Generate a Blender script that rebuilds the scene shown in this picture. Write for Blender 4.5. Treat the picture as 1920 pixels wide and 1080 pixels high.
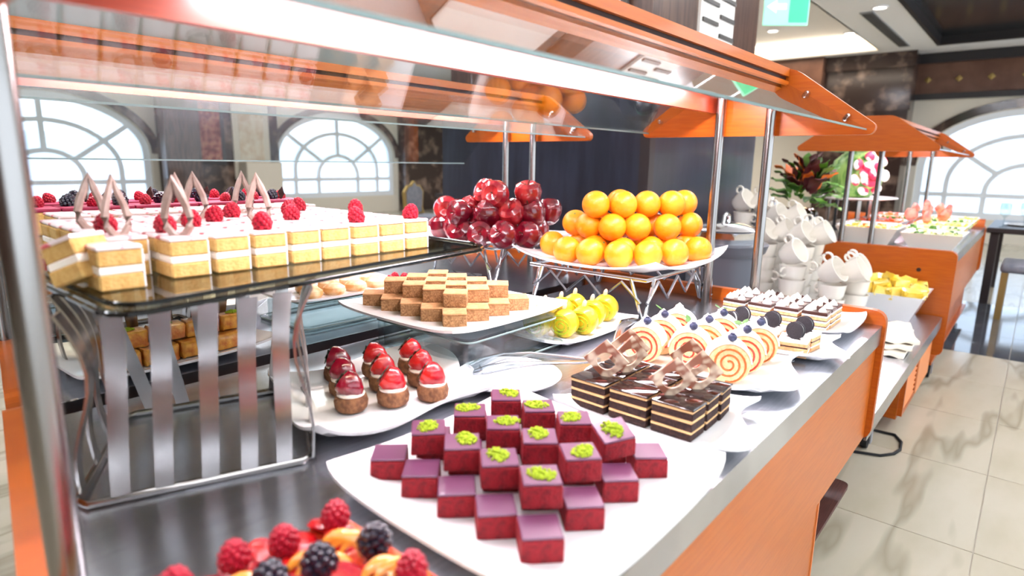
import bpy, bmesh, math, random
from mathutils import Vector, Matrix
random.seed(7)
for o in list(bpy.data.objects): bpy.data.objects.remove(o)
scn = bpy.context.scene; COL = scn.collection
S = 1.6             # metres per layout unit (counter top lies at layout z = 0)
ZC = 0.52           # floor is 0.52 layout units under the counter top
RK, ZR = 1., .80    # the hall is drawn at its own scale RK while it is being built; its floor is ZR below the counter in that scale
PI = math.pi
def W(x, y, z): return Vector((x*S*RK, y*S*RK, (.32*(1-RK)+z*RK+ZC)*S))

# ------------------------------------------------------------------ camera
cd = bpy.data.cameras.new('camera'); cam = bpy.data.objects.new('camera', cd); COL.objects.link(cam)
right = Vector((0.64994739, -0.75982472, 0.01532297)); down = Vector((-0.14378215, -0.14273822, -0.9792612)); fwd = Vector((0.74625404, 0.63426508, -0.20202157))
M = Matrix((right, -down, -fwd)).transposed().to_4x4(); M.translation = W(0, 0, 0.32)
cam.matrix_world = M
cd.sensor_width = 36; cd.lens = 1147.03/1920*36; cd.clip_start = 0.02; cd.clip_end = 200
cd.dof.use_dof = True; cd.dof.focus_distance = 1.75; cd.dof.aperture_fstop = 2.5
scn.camera = cam
# ------------------------------------------------------------------ light
scn.view_settings.view_transform = 'Standard'; scn.view_settings.look = 'None'
scn.view_settings.gamma = 1; scn.view_settings.use_curve_mapping = False
scn.view_settings.exposure = 0.7
wd = bpy.data.worlds.new('world'); scn.world = wd; wd.use_nodes = True
wd.node_tree.nodes['Background'].inputs[0].default_value = (0.80, 0.89, 1.0, 1); wd.node_tree.nodes['Background'].inputs[1].default_value = 2.1
def area(name, x, y, z, sx, sy, power, col=(.95, .97, 1), rot=(0, 0, 0)):
    l = bpy.data.lights.new(name, 'AREA'); l.shape = 'RECTANGLE'; l.size = sx*S; l.size_y = sy*S; l.energy = power; l.color = col
    o = bpy.data.objects.new(name, l); COL.objects.link(o); o.location = W(x, y, z); o.rotation_euler = rot; return o
# added fill lights: upward in the made-up bay over the carts, downward farther off
for ax, ay, ex, ey in ((-1.15, .68, .4, 4.0), (4.5, .68, .4, 4.0), (1.65, -1.45, 4.6, .4), (1.65, 2.8, 4.6, .4)):
    area('cove_fill', ax, ay, 1.735, ex, ey, 170, rot=(PI, 0, 0))
for ax, ay, ex, ey, pw in ((3.0, 4.6, 1.6, 1.2, 60), (6.6, 5.0, 1.6, 1.2, 60), (6.4, -1.9, 1.6, 1.0, 50)):
    area('ceiling_fill', ax, ay, 1.60, ex, ey, pw)  # added fill under the ceiling, no real fixture
for ax, ay, ex, ey in ((8.2, 2.9, .3, 2.2), (5.4, 2.9, .3, 2.2)):
    area('cove_fill', ax, ay, 1.665, ex, ey, 40, (1, .86, .68), rot=(PI, 0, 0))

# ------------------------------------------------------------------ materials
def lin(c):
    return tuple(((v/255)/12.92 if v/255 <= .04045 else ((v/255+.055)/1.055)**2.4) for v in c) + (1,)
MATS = {}
def mat(name, col, rough=.5, metal=0., col2=None, nscale=30, ndetail=3, bump=0., bscale=80, coat=0., stretch=None, emit=0., spec=.5, sss=0., ramp=(.4, .62), trans=0., ior=1.45):
    m = bpy.data.materials.new(name); m.use_nodes = True; nt = m.node_tree; b = nt.nodes['Principled BSDF']; L = nt.links
    b.inputs['Base Color'].default_value = lin(col); b.inputs['Roughness'].default_value = rough; b.inputs['Metallic'].default_value = metal
    b.inputs['Coat Weight'].default_value = coat; b.inputs['Coat Roughness'].default_value = .06; b.inputs['Specular IOR Level'].default_value = spec
    b.inputs['Transmission Weight'].default_value = trans; b.inputs['IOR'].default_value = ior
    if sss: b.inputs['Subsurface Weight'].default_value = sss; b.inputs['Subsurface Radius'].default_value = (.01, .006, .004); b.inputs['Subsurface Scale'].default_value = .5
    if emit: b.inputs['Emission Color'].default_value = lin(col); b.inputs['Emission Strength'].default_value = emit
    tc = nt.nodes.new('ShaderNodeTexCoord'); mp = nt.nodes.new('ShaderNodeMapping'); L.new(tc.outputs['Object'], mp.inputs[0])
    if stretch: mp.inputs['Scale'].default_value = stretch
    if col2:
        n = nt.nodes.new('ShaderNodeTexNoise'); n.inputs['Scale'].default_value = nscale; n.inputs['Detail'].default_value = ndetail; L.new(mp.outputs[0], n.inputs[0])
        r = nt.nodes.new('ShaderNodeValToRGB'); r.color_ramp.elements[0].color = lin(col); r.color_ramp.elements[1].color = lin(col2)
        r.color_ramp.elements[0].position, r.color_ramp.elements[1].position = ramp
        L.new(n.outputs[0], r.inputs[0]); L.new(r.outputs[0], b.inputs['Base Color'])
        if emit: L.new(r.outputs[0], b.inputs['Emission Color'])
    if bump:
        n2 = nt.nodes.new('ShaderNodeTexNoise'); n2.inputs['Scale'].default_value = bscale; n2.inputs['Detail'].default_value = 4; L.new(mp.outputs[0], n2.inputs[0])
        bp = nt.nodes.new('ShaderNodeBump'); bp.inputs['Strength'].default_value = bump; bp.inputs['Distance'].default_value = .004
        L.new(n2.outputs[0], bp.inputs['Height']); L.new(bp.outputs[0], b.inputs['Normal'])
    MATS[name] = m; return m
def glassmat(name, tint, rough=.02, ior=1.5, boost=1.0):
    # thin pane: what is behind shows through, Fresnel mirrors the room
    m = bpy.data.materials.new(name); m.use_nodes = True; nt = m.node_tree; nt.nodes.clear(); L = nt.links
    o = nt.nodes.new('ShaderNodeOutputMaterial'); mx = nt.nodes.new('ShaderNodeMixShader'); t = nt.nodes.new('ShaderNodeBsdfTransparent'); g = nt.nodes.new('ShaderNodeBsdfGlossy')
    t.inputs[0].default_value = lin(tint); g.inputs['Roughness'].default_value = rough
    f = nt.nodes.new('ShaderNodeFresnel'); f.inputs[0].default_value = ior
    mm = nt.nodes.new('ShaderNodeMath'); mm.operation = 'MULTIPLY'; mm.inputs[1].default_value = boost; mm.use_clamp = True
    ge = nt.nodes.new('ShaderNodeNewGeometry'); mi = nt.nodes.new('ShaderNodeMix'); mi.inputs[2].default_value = ior; mi.inputs[3].default_value = 1/ior
    L.new(ge.outputs['Backfacing'], mi.inputs[0]); L.new(mi.outputs[0], f.inputs[0])     # same mirror strength on the way in and out
    L.new(f.outputs[0], mm.inputs[0]); L.new(mm.outputs[0], mx.inputs[0]); L.new(t.outputs[0], mx.inputs[1]); L.new(g.outputs[0], mx.inputs[2]); L.new(mx.outputs[0], o.inputs[0])
    MATS[name] = m; return m
def veins(m, col):      # thin wandering veins over the base colour
    nt = m.node_tree; L = nt.links; b = nt.nodes['Principled BSDF']; src = b.inputs['Base Color'].links[0].from_socket
    g = nt.nodes.new('ShaderNodeNewGeometry'); mp = nt.nodes.new('ShaderNodeMapping'); mp.inputs['Rotation'].default_value = (0, 0, .5); mp.inputs['Scale'].default_value = (.3, 2.0, 1)
    n = nt.nodes.new('ShaderNodeTexNoise'); n.inputs['Scale'].default_value = .9; n.inputs['Detail'].default_value = 4; n.inputs['Roughness'].default_value = .5
    s = nt.nodes.new('ShaderNodeMath'); s.operation = 'SUBTRACT'; s.inputs[1].default_value = .5; a = nt.nodes.new('ShaderNodeMath'); a.operation = 'ABSOLUTE'
    r = nt.nodes.new('ShaderNodeValToRGB'); r.color_ramp.elements[0].color = (.75, .75, .75, 1); r.color_ramp.elements[1].color = (0, 0, 0, 1); r.color_ramp.elements[1].position = .02
    x = nt.nodes.new('ShaderNodeMix'); x.data_type = 'RGBA'; x.inputs[7].default_value = lin(col)
    L.new(g.outputs['Position'], mp.inputs[0]); L.new(mp.outputs[0], n.inputs[0]); L.new(n.outputs[0], s.inputs[0]); L.new(s.outputs[0], a.inputs[0]); L.new(a.outputs[0], r.inputs[0])
    L.new(r.outputs[0], x.inputs[0]); L.new(src, x.inputs[6]); L.new(x.outputs[2], b.inputs['Base Color'])
mat('wood', (182, 88, 15), .34, col2=(172, 78, 11), nscale=9, ndetail=6, stretch=(1, 1, 14), coat=.15)
mat('wood_h', (190, 98, 20), .34, col2=(181, 89, 15), nscale=9, ndetail=6, stretch=(1, 14, 14), coat=.15)
mat('wood_edge', (226, 140, 82), .4)
mat('groove', (50, 24, 16), .6)
mat('brown_board', (84, 44, 36), .5, col2=(70, 34, 28), nscale=12, stretch=(1, 20, 1))
mat('steel', (196, 199, 206), .26, 1., col2=(184, 187, 195), nscale=7, bump=.03, bscale=60, stretch=(1, 25, 1))
mat('steel_dark', (128, 128, 131), .20, 1., col2=(112, 112, 116), nscale=7, stretch=(1, 20, 1))
mat('chrome', (214, 214, 216), .12, 1.)
mat('brushed', (150, 147, 144), .24, 1.)
mat('wood_gloss', (166, 64, 34), .4, col2=(156, 56, 28), nscale=9, ndetail=6, stretch=(1, 14, 14), coat=1.)
MATS['wood_gloss'].node_tree.nodes['Principled BSDF'].inputs['Coat Roughness'].default_value = .3; MATS['wood_gloss'].node_tree.nodes['Principled BSDF'].inputs['Coat IOR'].default_value = 1.9
mat('black', (18, 18, 20), .4); mat('rubber', (26, 26, 28), .7)
mat('ceramic', (244, 244, 244), .14, coat=.4)
mat('ceramic_warm', (240, 234, 222), .25, coat=.2)
mat('grey_plastic', (86, 90, 98), .35)
mat('line_grey', (150, 152, 156), .4)
glassmat('glass', (247, 250, 249), .01, 1.5, 1.1)
glassmat('tray_glass', (196, 196, 180), .03, 1.5, 1.2)
glassmat('tray_edge', (52, 62, 60), .05, 1.5, 1.2)
glassmat('riser_glass', (238, 245, 246), .03, 1.5, 1.6)
glassmat('clear_plastic', (228, 234, 238), .12, 1.49, 3.0)
glassmat('window_glass', (240, 246, 252), .02, 1.45)
mat('glass_edge', (130, 150, 148), .1)
mat('red_sponge', (150, 16, 30), .7, col2=(112, 10, 22), nscale=120, bump=.6, bscale=260, ramp=(.42, .72), sss=.1)
mat('sky_tinted_glaze', (104, 58, 88), .34, coat=.5)  # purple of the reflected sky is mixed into the red glaze colour
mat('pistachio', (176, 196, 36), .8, col2=(136, 160, 24), nscale=300)
mat('brownie', (192, 146, 100), .9, col2=(142, 100, 64), nscale=190, bump=.8, bscale=300, ramp=(.35, .68))
mat('brownie_top', (214, 164, 116), .9, col2=(200, 146, 98), nscale=90, bump=.4, bscale=300)
mat('yellow_sponge', (212, 174, 106), .85, col2=(202, 158, 88), nscale=110, bump=.4, bscale=220, sss=.1)
mat('cream', (250, 240, 226), .5, bump=.2, bscale=90, sss=.1); mat('cream_white', (250, 247, 243), .45, bump=.2, bscale=90)
mat('pink_icing', (248, 232, 230), .3, col2=(226, 96, 110), nscale=30, ndetail=2, ramp=(.58, .66), coat=.3)
mat('raspberry', (176, 20, 46), .42, col2=(150, 12, 36), nscale=60, sss=.15); mat('raspberry_dark', (150, 30, 66), .5)
mat('blackberry', (28, 24, 40), .25, coat=.3); mat('blueberry', (62, 68, 98), .55, col2=(44, 48, 74), nscale=60)
mat('leaf', (88, 130, 62), .5, col2=(60, 104, 44), nscale=60); mat('leaf_dark', (52, 66, 48), .5)
mat('choc_dark', (62, 34, 28), .75, col2=(38, 18, 16), nscale=160, bump=.8, bscale=300); mat('choc_glaze', (36, 18, 16), .08, coat=1.)
mat('choc_cream', (228, 184, 128), .6); mat('choc_marble', (150, 92, 70), .3, col2=(226, 206, 180), nscale=34, ndetail=1.5, ramp=(.46, .58), coat=.2, stretch=(1, 2.2, 1))
mat('choc_grey', (150, 128, 116), .35, col2=(176, 158, 146), nscale=40)
mat('roll_sponge', (246, 212, 164), .8, col2=(238, 196, 140), nscale=110, bump=.3, bscale=220); mat('jam', (206, 62, 40), .25, coat=.4); mat('jam_orange', (208, 104, 44), .3)
mat('pistroll', (206, 176, 16), .4, col2=(104, 122, 22), nscale=26, ndetail=4, ramp=(.54, .7), coat=.3); mat('almond', (232, 196, 156), .6)
mat('cookie_black', (46, 44, 50), .7, bump=.5, bscale=200)
mat('opera_top', (64, 36, 30), .35, coat=.2); mat('coffee_sponge', (222, 174, 126), .85, col2=(206, 152, 102), nscale=110)
mat('caramel', (196, 122, 44), .3, coat=.4, col2=(166, 84, 24), nscale=60); mat('baklava', (222, 160, 62), .35, col2=(188, 104, 30), nscale=40, bump=.5, bscale=120, coat=.4)
mat('puff', (240, 214, 172), .6, col2=(216, 160, 96), nscale=26, bump=.3)
mat('strawberry', (206, 30, 26), .2, coat=.5, col2=(170, 8, 34), nscale=30, bump=.5, bscale=110)
mat('strawberry_dark', (150, 10, 40), .1, coat=1., col2=(112, 4, 30), nscale=30, bump=.5, bscale=110)
mat('tart_base', (140, 96, 62), .8, col2=(104, 66, 42), nscale=80, bump=.8, bscale=160)
mat('fruit_glaze', (226, 62, 34), .12, coat=1., col2=(244, 168, 128), nscale=16, ndetail=2, ramp=(.5, .66)); mat('peach', (226, 124, 34), .2, coat=.6, col2=(236, 150, 52), nscale=20)
mat('orange_skin', (238, 146, 20), .36, col2=(232, 134, 12), nscale=18, bump=.22, bscale=240, coat=.1)
mat('apple_skin', (132, 16, 34), .16, col2=(88, 8, 26), nscale=9, ndetail=5, coat=.8, stretch=(3, 3, .6)); mat('apple_red', (178, 44, 44), .16, col2=(126, 16, 32), nscale=9, ndetail=5, coat=.8, stretch=(3, 3, .6)); mat('stem', (78, 52, 36), .7); mat('sticker', (238, 236, 236), .4)
mat('mango', (246, 206, 60), .3, col2=(248, 222, 120), nscale=30, coat=.3); mat('melon', (214, 226, 150), .4)
mat('napkin', (240, 232, 214), .8, bump=.2, bscale=60)
mat('floor_tile', (198, 190, 170), .16, col2=(188, 179, 156), nscale=1.6, ndetail=8, stretch=(1, 2.6, 1), ramp=(.42, .66)); veins(MATS['floor_tile'], (150, 142, 120)); mat('floor_dark', (74, 78, 86), .06, col2=(120, 124, 130), nscale=3, ndetail=7, ramp=(.5, .75)); mat('floor_joint', (186, 178, 160), .4)
mat('wall_cream', (228, 220, 204), .7); mat('wall_brown', (112, 78, 62), .4, col2=(96, 64, 50), nscale=3); mat('trim_dark', (46, 44, 46), .35)
mat('marble_dark', (62, 48, 44), .12, col2=(150, 126, 112), nscale=3.2, ndetail=8, ramp=(.5, .72)); mat('column_wood', (50, 53, 66), .28, col2=(40, 42, 52), nscale=4, ndetail=5, stretch=(3, 3, .5), coat=.25); mat('column_brown', (96, 72, 60), .3, col2=(70, 50, 42), nscale=6, stretch=(6, 6, .6), coat=.3)
mat('ceiling_white', (246, 246, 248), .6); mat('ceiling_mirror', (118, 124, 128), .14, .9); mat('cove_light', (255, 226, 188), .5, emit=1.6); mat('lamp_white', (255, 250, 240), .5, emit=5.); mat('exit_green', (60, 200, 140), .5, emit=.5); mat('exit_pale', (150, 232, 196), .5, emit=.5); mat('exit_white', (235, 250, 242), .5, emit=.8)
mat('window_white', (238, 242, 246), .4); mat('outside_wall', (226, 231, 238), .9, col2=(234, 238, 243), nscale=2); mat('outside_dark', (140, 152, 170), .9)
mat('gold', (176, 150, 92), .35, .6); mat('chair_fabric', (136, 140, 150), .7, col2=(120, 124, 136), nscale=20); mat('table_dark', (52, 46, 46), .3)
mat('lettuce', (92, 146, 40), .5, col2=(58, 108, 30), nscale=20); mat('petal_orange', (236, 112, 28), .5); mat('petal_dark', (84, 26, 34), .5); mat('melon_rind', (70, 128, 48), .35, col2=(150, 190, 100), nscale=5, ndetail=3, stretch=(4, 4, .6), ramp=(.42, .58)); mat('melon_white', (238, 232, 222), .5, col2=(204, 40, 76), nscale=11, ndetail=1.5, ramp=(.5, .56))
mat('pink_fruit', (240, 150, 130), .4, col2=(226, 100, 90), nscale=20); mat('picture_red', (120, 40, 42), .4, col2=(190, 120, 100), nscale=9); mat('paper', (236, 226, 206), .6, col2=(218, 196, 168), nscale=6); mat('lattice_white', (238, 234, 226), .6); mat('lattice_dark', (70, 66, 62), .5)

# ------------------------------------------------------------------ geometry collector
class G:
    def __init__(s): s.v = []; s.f = []; s.m = []
    def add(s, vs, fs, m=0, M=None):
        n = len(s.v)
        s.v += [tuple(M @ Vector(p)) if M else tuple(p) for p in vs]
        s.f += [tuple(i+n for i in f) for f in fs]; s.m += [m]*len(fs); return s
    def box(s, x0, x1, y0, y1, z0, z1, m=0, M=None):
        return s.add([(x0,y0,z0),(x1,y0,z0),(x1,y1,z0),(x0,y1,z0),(x0,y0,z1),(x1,y0,z1),(x1,y1,z1),(x0,y1,z1)],
                     [(3,2,1,0),(4,5,6,7),(0,1,5,4),(1,2,6,5),(2,3,7,6),(3,0,4,7)], m, M)
    def rbox(s, sx, sy, sz, r=.003, seg=2, m=0, M=None, z0=0, jit=0):
        bm = bmesh.new(); bmesh.ops.create_cube(bm, size=1)
        for v in bm.verts: v.co = Vector((v.co.x*sx, v.co.y*sy, (v.co.z+.5)*sz+z0))
        bmesh.ops.bevel(bm, geom=bm.edges[:], offset=r, segments=seg, affect='EDGES', profile=.5)
        bm.verts.index_update()
        vs = [tuple(c+random.uniform(-jit, jit) for c in v.co) for v in bm.verts]; fs = [[v.index for v in f.verts] for f in bm.faces]; bm.free()
        return s.add(vs, fs, m, M)
    def lathe(s, prof, n=24, m=0, M=None, cap=True):
        vs = []; fs = []; k = len(prof)
        for i in range(n):
            a = 2*PI*i/n
            for r, z in prof: vs.append((r*math.cos(a), r*math.sin(a), z))
        for i in range(n):
            j = (i+1) % n
            for q in range(k-1): fs.append((i*k+q, j*k+q, j*k+q+1, i*k+q+1))
        if cap:
            if prof[0][0] > 1e-5: fs.append(tuple(i*k for i in reversed(range(n))))
            if prof[-1][0] > 1e-5: fs.append(tuple(i*k+k-1 for i in range(n)))
        return s.add(vs, fs, m, M)
    def tube(s, pts, r, n=8, m=0, M=None, closed=False, flat=None):
        P = [Vector(p) for p in pts]; vs = []; fs = []; N = len(P); up = Vector((0, 0, 1))
        for i, p in enumerate(P):
            a = P[(i-1) % N] if (closed or i) else p; b = P[(i+1) % N] if (closed or i < N-1) else p
            t = (b-a).normalized(); u = t.cross(up)
            if u.length < .05: u = t.cross(Vector((1, 0, 0)))
            u.normalize(); w = t.cross(u)
            rr = r[i] if isinstance(r, (list, tuple)) else r
            for k in range(n):
                an = 2*PI*k/n + PI/n
                vs.append(p + u*math.cos(an)*rr*(flat[0] if flat else 1) + w*math.sin(an)*rr*(flat[1] if flat else 1))
        for i in range(N if closed else N-1):
            j = (i+1) % N
            for k in range(n): fs.append((i*n+k, i*n+(k+1) % n, j*n+(k+1) % n, j*n+k))
        if not closed: fs.append(tuple(reversed(range(n)))); fs.append(tuple((N-1)*n+k for k in range(n)))
        return s.add(vs, fs, m, M)
    def prism(s, poly, a, b, plane='xy', m=0, M=None):
        f = {'xy': lambda p, h: (p[0], p[1], h), 'xz': lambda p, h: (p[0], h, p[1]), 'yz': lambda p, h: (h, p[0], p[1])}[plane]
        n = len(poly); vs = [f(p, a) for p in poly]+[f(p, b) for p in poly]
        fs = [tuple(range(n))[::-1], tuple(range(n, 2*n))]+[(i, (i+1) % n, (i+1) % n+n, i+n) for i in range(n)]
        return s.add(vs, fs, m, M)
    def ring(s, outer, inner, a, b, plane='xy', m=0, M=None):     # flat piece between two outlines with as many points
        f = {'xy': lambda p, h: (p[0], p[1], h), 'xz': lambda p, h: (p[0], h, p[1]), 'yz': lambda p, h: (h, p[0], p[1])}[plane]
        n = len(outer); vs = [f(p, a) for p in outer]+[f(p, a) for p in inner]+[f(p, b) for p in outer]+[f(p, b) for p in inner]; fs = []
        for i in range(n):
            j = (i+1) % n
            fs += [(i, j, n+j, n+i), (2*n+i, 3*n+i, 3*n+j, 2*n+j), (i, 2*n+i, 2*n+j, j), (n+i, n+j, 3*n+j, 3*n+i)]
        return s.add(vs, fs, m, M)
    def ell(s, c, rx, ry, rz, n=16, k=10, m=0, M=None, jit=0):
        vs = [(c[0], c[1], c[2]-rz)]; fs = []
        for i in range(1, k):
            th = PI*i/k
            for j in range(n):
                a = 2*PI*j/n; q = 1+random.uniform(-jit, jit)
                vs.append((c[0]+rx*q*math.sin(th)*math.cos(a), c[1]+ry*q*math.sin(th)*math.sin(a), c[2]-rz*q*math.cos(th)))
        vs.append((c[0], c[1], c[2]+rz)); e = len(vs)-1
        for j in range(n): fs.append((0, 1+(j+1) % n, 1+j)); fs.append((e, 1+(k-2)*n+j, 1+(k-2)*n+(j+1) % n))
        for i in range(k-2):
            for j in range(n): fs.append((1+i*n+j, 1+i*n+(j+1) % n, 1+(i+1)*n+(j+1) % n, 1+(i+1)*n+j))
        return s.add(vs, fs, m, M)
    def sheet(s, fn, nu, nv, t=.003, m=0, M=None):                # fn(s,t in -1..1) -> point ; closed thick sheet
        top = [fn(-1+2*i/nu, -1+2*j/nv) for i in range(nu+1) for j in range(nv+1)]
        n = len(top); vs = list(top)+[(p[0], p[1], max(p[2]-t, 0) if False else p[2]-t) for p in top]; fs = []; w = nv+1
        for i in range(nu):
            for j in range(nv):
                a = i*w+j; fs.append((a, a+w, a+w+1, a+1)); fs.append((n+a, n+a+1, n+a+w+1, n+a+w))
        for i in range(nu):
            a = i*w; fs.append((a, n+a, n+a+w, a+w)); a = i*w+nv; fs.append((a, a+w, n+a+w, n+a))
        for j in range(nv):
            a = j; fs.append((a, a+1, n+a+1, n+a)); a = nu*w+j; fs.append((a, n+a, n+a+1, a+1))
        return s.add(vs, fs, m, M)
    def mesh(s, name, mats, smooth=False):
        me = bpy.data.meshes.new(name); me.from_pydata([(x*S*RK, y*S*RK, z*S*RK) for x, y, z in s.v], [], s.f)
        for k in (mats if isinstance(mats, (list, tuple)) else [mats]): me.materials.append(MATS[k])
        me.polygons.foreach_set('material_index', s.m)
        bm = bmesh.new(); bm.from_mesh(me); bmesh.ops.recalc_face_normals(bm, faces=bm.faces); bm.to_mesh(me); bm.free()
        if smooth: 
            me.polygons.foreach_set('use_smooth', [True]*len(me.polygons))
            try: me.set_sharp_from_angle(angle=math.radians(40))
            except Exception: pass
        me.update(); return me
def as_mesh(geo, name, mats, smooth): return geo if isinstance(geo, bpy.types.Mesh) else geo.mesh(name, mats, smooth)
def T(x, y, z, rz=0, rx=0, ry=0): return Matrix.Translation((x, y, z)) @ Matrix.Rotation(rz, 4, 'Z') @ Matrix.Rotation(ry, 4, 'Y') @ Matrix.Rotation(rx, 4, 'X')
def tagit(o, label=None, cat=None, group=None, kind=None):
    for k, v in (('label', label), ('category', cat), ('group', group), ('kind', kind)):
        if v: o[k] = v
    return o
def thing(name, label, cat, loc=(0, 0, 0), rz=0, group=None, rx=0, ry=0):
    o = bpy.data.objects.new(name, None); COL.objects.link(o); o.empty_display_size = .02
    o.location = W(*loc); o.rotation_euler = (rx, ry, rz); return tagit(o, label, cat, group)
def solo(name, label, cat, geo, mats=None, loc=(0, 0, 0), rz=0, group=None, smooth=False, rx=0, ry=0, kind=None, sc=None):
    o = bpy.data.objects.new(name, as_mesh(geo, name, mats, smooth)); COL.objects.link(o); o.location = W(*loc); o.rotation_euler = (rx, ry, rz)
    if sc: o.scale = sc if isinstance(sc, tuple) else (sc,)*3
    return tagit(o, label, cat, group, kind)
def part(name, geo, mats, parent, smooth=False, label=None, loc=(0, 0, 0), rot=(0, 0, 0), kind=None, sc=None):
    o = bpy.data.objects.new(name, as_mesh(geo, name, mats, smooth)); COL.objects.link(o); o.parent = parent
    o.location = Vector(loc)*S*RK; o.rotation_euler = rot
    if sc: o.scale = sc if isinstance(sc, tuple) else (sc,)*3
    if label: o['label'] = label
    if kind: o['kind'] = kind
    return o
def epart(name, parent, loc=(0, 0, 0), rot=(0, 0, 0)):
    o = bpy.data.objects.new(name, None); COL.objects.link(o); o.parent = parent; o.location = Vector(loc)*S; o.rotation_euler = rot; o.empty_display_size = .02; return o
def struct(name, geo, mats, parent=None, smooth=False, loc=(0, 0, 0), label=None):
    o = bpy.data.objects.new(name, as_mesh(geo, name, mats, smooth)); COL.objects.link(o)
    if parent: o.parent = parent; o.location = Vector(loc)*S*RK
    else: o.location = W(*loc); o['kind'] = 'structure'; o['category'] = name.split('_')[0]; o['label'] = label or name
    return o
ORD = ['first', 'second', 'third', 'fourth', 'fifth', 'sixth', 'seventh', 'eighth', 'ninth', 'tenth', 'eleventh', 'twelfth']
def rounded(poly, r, n=5):
    out = []; N = len(poly)
    for i, p in enumerate(poly):
        rr = r[i] if isinstance(r, (list, tuple)) else r
        p = Vector(p); a = (Vector(poly[i-1])-p); b = (Vector(poly[(i+1) % N])-p)
        if rr <= 0: out.append(tuple(p)); continue
        d = min(rr, a.length*.49, b.length*.49); A = p+a.normalized()*d; B = p+b.normalized()*d
        for k in range(n+1):
            t = k/n; q = A*(1-t)**2+p*2*t*(1-t)+B*t*t; out.append(tuple(q))
    return out
def arc(cx, cy, rx, ry, a0, a1, n): return [(cx+rx*math.cos(a0+(a1-a0)*i/n), cy+ry*math.sin(a0+(a1-a0)*i/n)) for i in range(n+1)]

# ================================================================== THE ROOM
RK = .75
XE, YE, ZT = 12.0, 11.0, 2.08      # far wall, back wall, ceiling height (layout units)
fl = struct('floor', G().box(-5, 14, -6, YE+.4, -ZR-.12, -ZR-.004), 'floor_joint', label='pale veined stone floor of the dining hall')
TS = .62
tile_me = {k: G().box(.002, TS-.002, .002, TS-.002, -.004, 0).mesh('floor_tile', k) for k in ('floor_tile', 'floor_dark')}
for i in range(18):
    for j in range(-5, 3):
        x = 0.9+i*TS; dark = 4.7 <= x+TS*.5 <= 6.6
        part('floor_tile', tile_me['floor_dark' if dark else 'floor_tile'], None, fl, loc=(x, j*TS, 0)).location.z -= 0
for c in fl.children: c.location.z = -ZR*S*RK
fl.location = W(0, 0, 0)
struct('floor_field', G().box(.9, 12.05, 3*TS, YE, -ZR-.004, -ZR), 'floor_tile', fl)
struct('floor_field', G().box(-5, .898, -6, YE, -ZR-.004, -ZR), 'floor_tile', fl)
# ceiling with a raised cove bay and a smoked mirror bay
ce = struct('ceiling', G().box(-5, 12.3, 5.4, YE+.4, ZT, ZT+.1).box(-5, -1.2, -6, 5.4, ZT, ZT+.1).box(5.6, 7.0, -6, 5.4, ZT, ZT+.1).box(-1.2, 5.6, -6, -1.6, ZT, ZT+.1).box(-1.2, 5.6, 3.4, 5.4, ZT, ZT+.1).box(-2.0, 6.4, -2.4, 4.2, ZT+.45, ZT+.5).box(7.0, 11.2, 1.45, 2.2, ZT, ZT+.1).box(11.2, 12.3, -6, 5.4, ZT, ZT+.1)
            .box(7.0, 11.2, 2.2, 5.4, ZT+.16, ZT+.26).box(7.0, 11.2, -6, -4.6, ZT, ZT+.1), 'ceiling_white', label='white ceiling with a raised cove bay and downlights')
struct('cove_side', G().box(7.0, 11.2, 2.18, 2.2, ZT, ZT+.2).box(7, 11.2, 5.4, 5.42, ZT, ZT+.2).box(6.98, 7.0, 2.2, 5.4, ZT, ZT+.2), 'ceiling_white', ce)
struct('fill_bay_side', G().box(-2.0, -1.95, -2.4, 4.2, ZT+.1, ZT+.45).box(6.35, 6.4, -2.4, 4.2, ZT+.1, ZT+.45).box(-1.95, 6.35, -2.4, -2.35, ZT+.1, ZT+.45).box(-1.95, 6.35, 4.15, 4.2, ZT+.1, ZT+.45), 'ceiling_white', ce)  # unseen bay added over the carts so its ceiling glows onto the counter
struct('cove_light_strip', G().box(11.17, 11.2, 2.2, 5.4, ZT+.02, ZT+.17), 'cove_light', ce)
struct('mirror_panel', G().box(7.0, 11.2, -4.6, 1.45, ZT+.10, ZT+.2), 'ceiling_mirror', ce)
struct('mirror_frame', G().box(7.0, 7.1, -4.6, 1.45, ZT-.01, ZT+.14).box(11.1, 11.2, -4.6, 1.45, ZT-.01, ZT+.14).box(7.1, 11.1, 1.40, 1.45, ZT-.01, ZT+.14), 'trim_dark', ce)
struct('air_grille', G().box(8.4, 11.0, 1.76, 1.9, ZT-.012, ZT), 'line_grey', ce)
for k in range(5): struct('grille_slat', G().box(8.45, 10.95, 1.775+k*.025, 1.783+k*.025, ZT-.02, ZT-.012), 'lattice_dark', ce)
lamp_g = G().lathe([(.085, -.0), (.085, -.012), (.068, -.016), (.066, -.006)], 20, cap=False).mesh('ring', 'ceiling_white', True)
disc_g = G().lathe([(.066, -.008), (.066, -.004)], 20).mesh('lens', 'lamp_white')
for k, (x, y, dz, lb) in enumerate([(8.23, 1.66, 0, 'lit round downlight beside the air grille'), (9.6, 3.28, .16, 'lit round downlight in the cove bay, nearer the dark column'), (10.4, 2.45, .16, 'lit round downlight in the cove bay, at its right end'),
                                    (5.2, 1.95, 0, 'lit round downlight nearest the exit sign'), (3.4, 2.9, 0, 'lit round downlight above the second buffet cart')]):
    t = thing('downlight', lb, 'ceiling light', (x, y, ZT+dz), group='ceiling downlights')
    part('ring', lamp_g, None, t); part('lens', disc_g, None, t)
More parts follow.
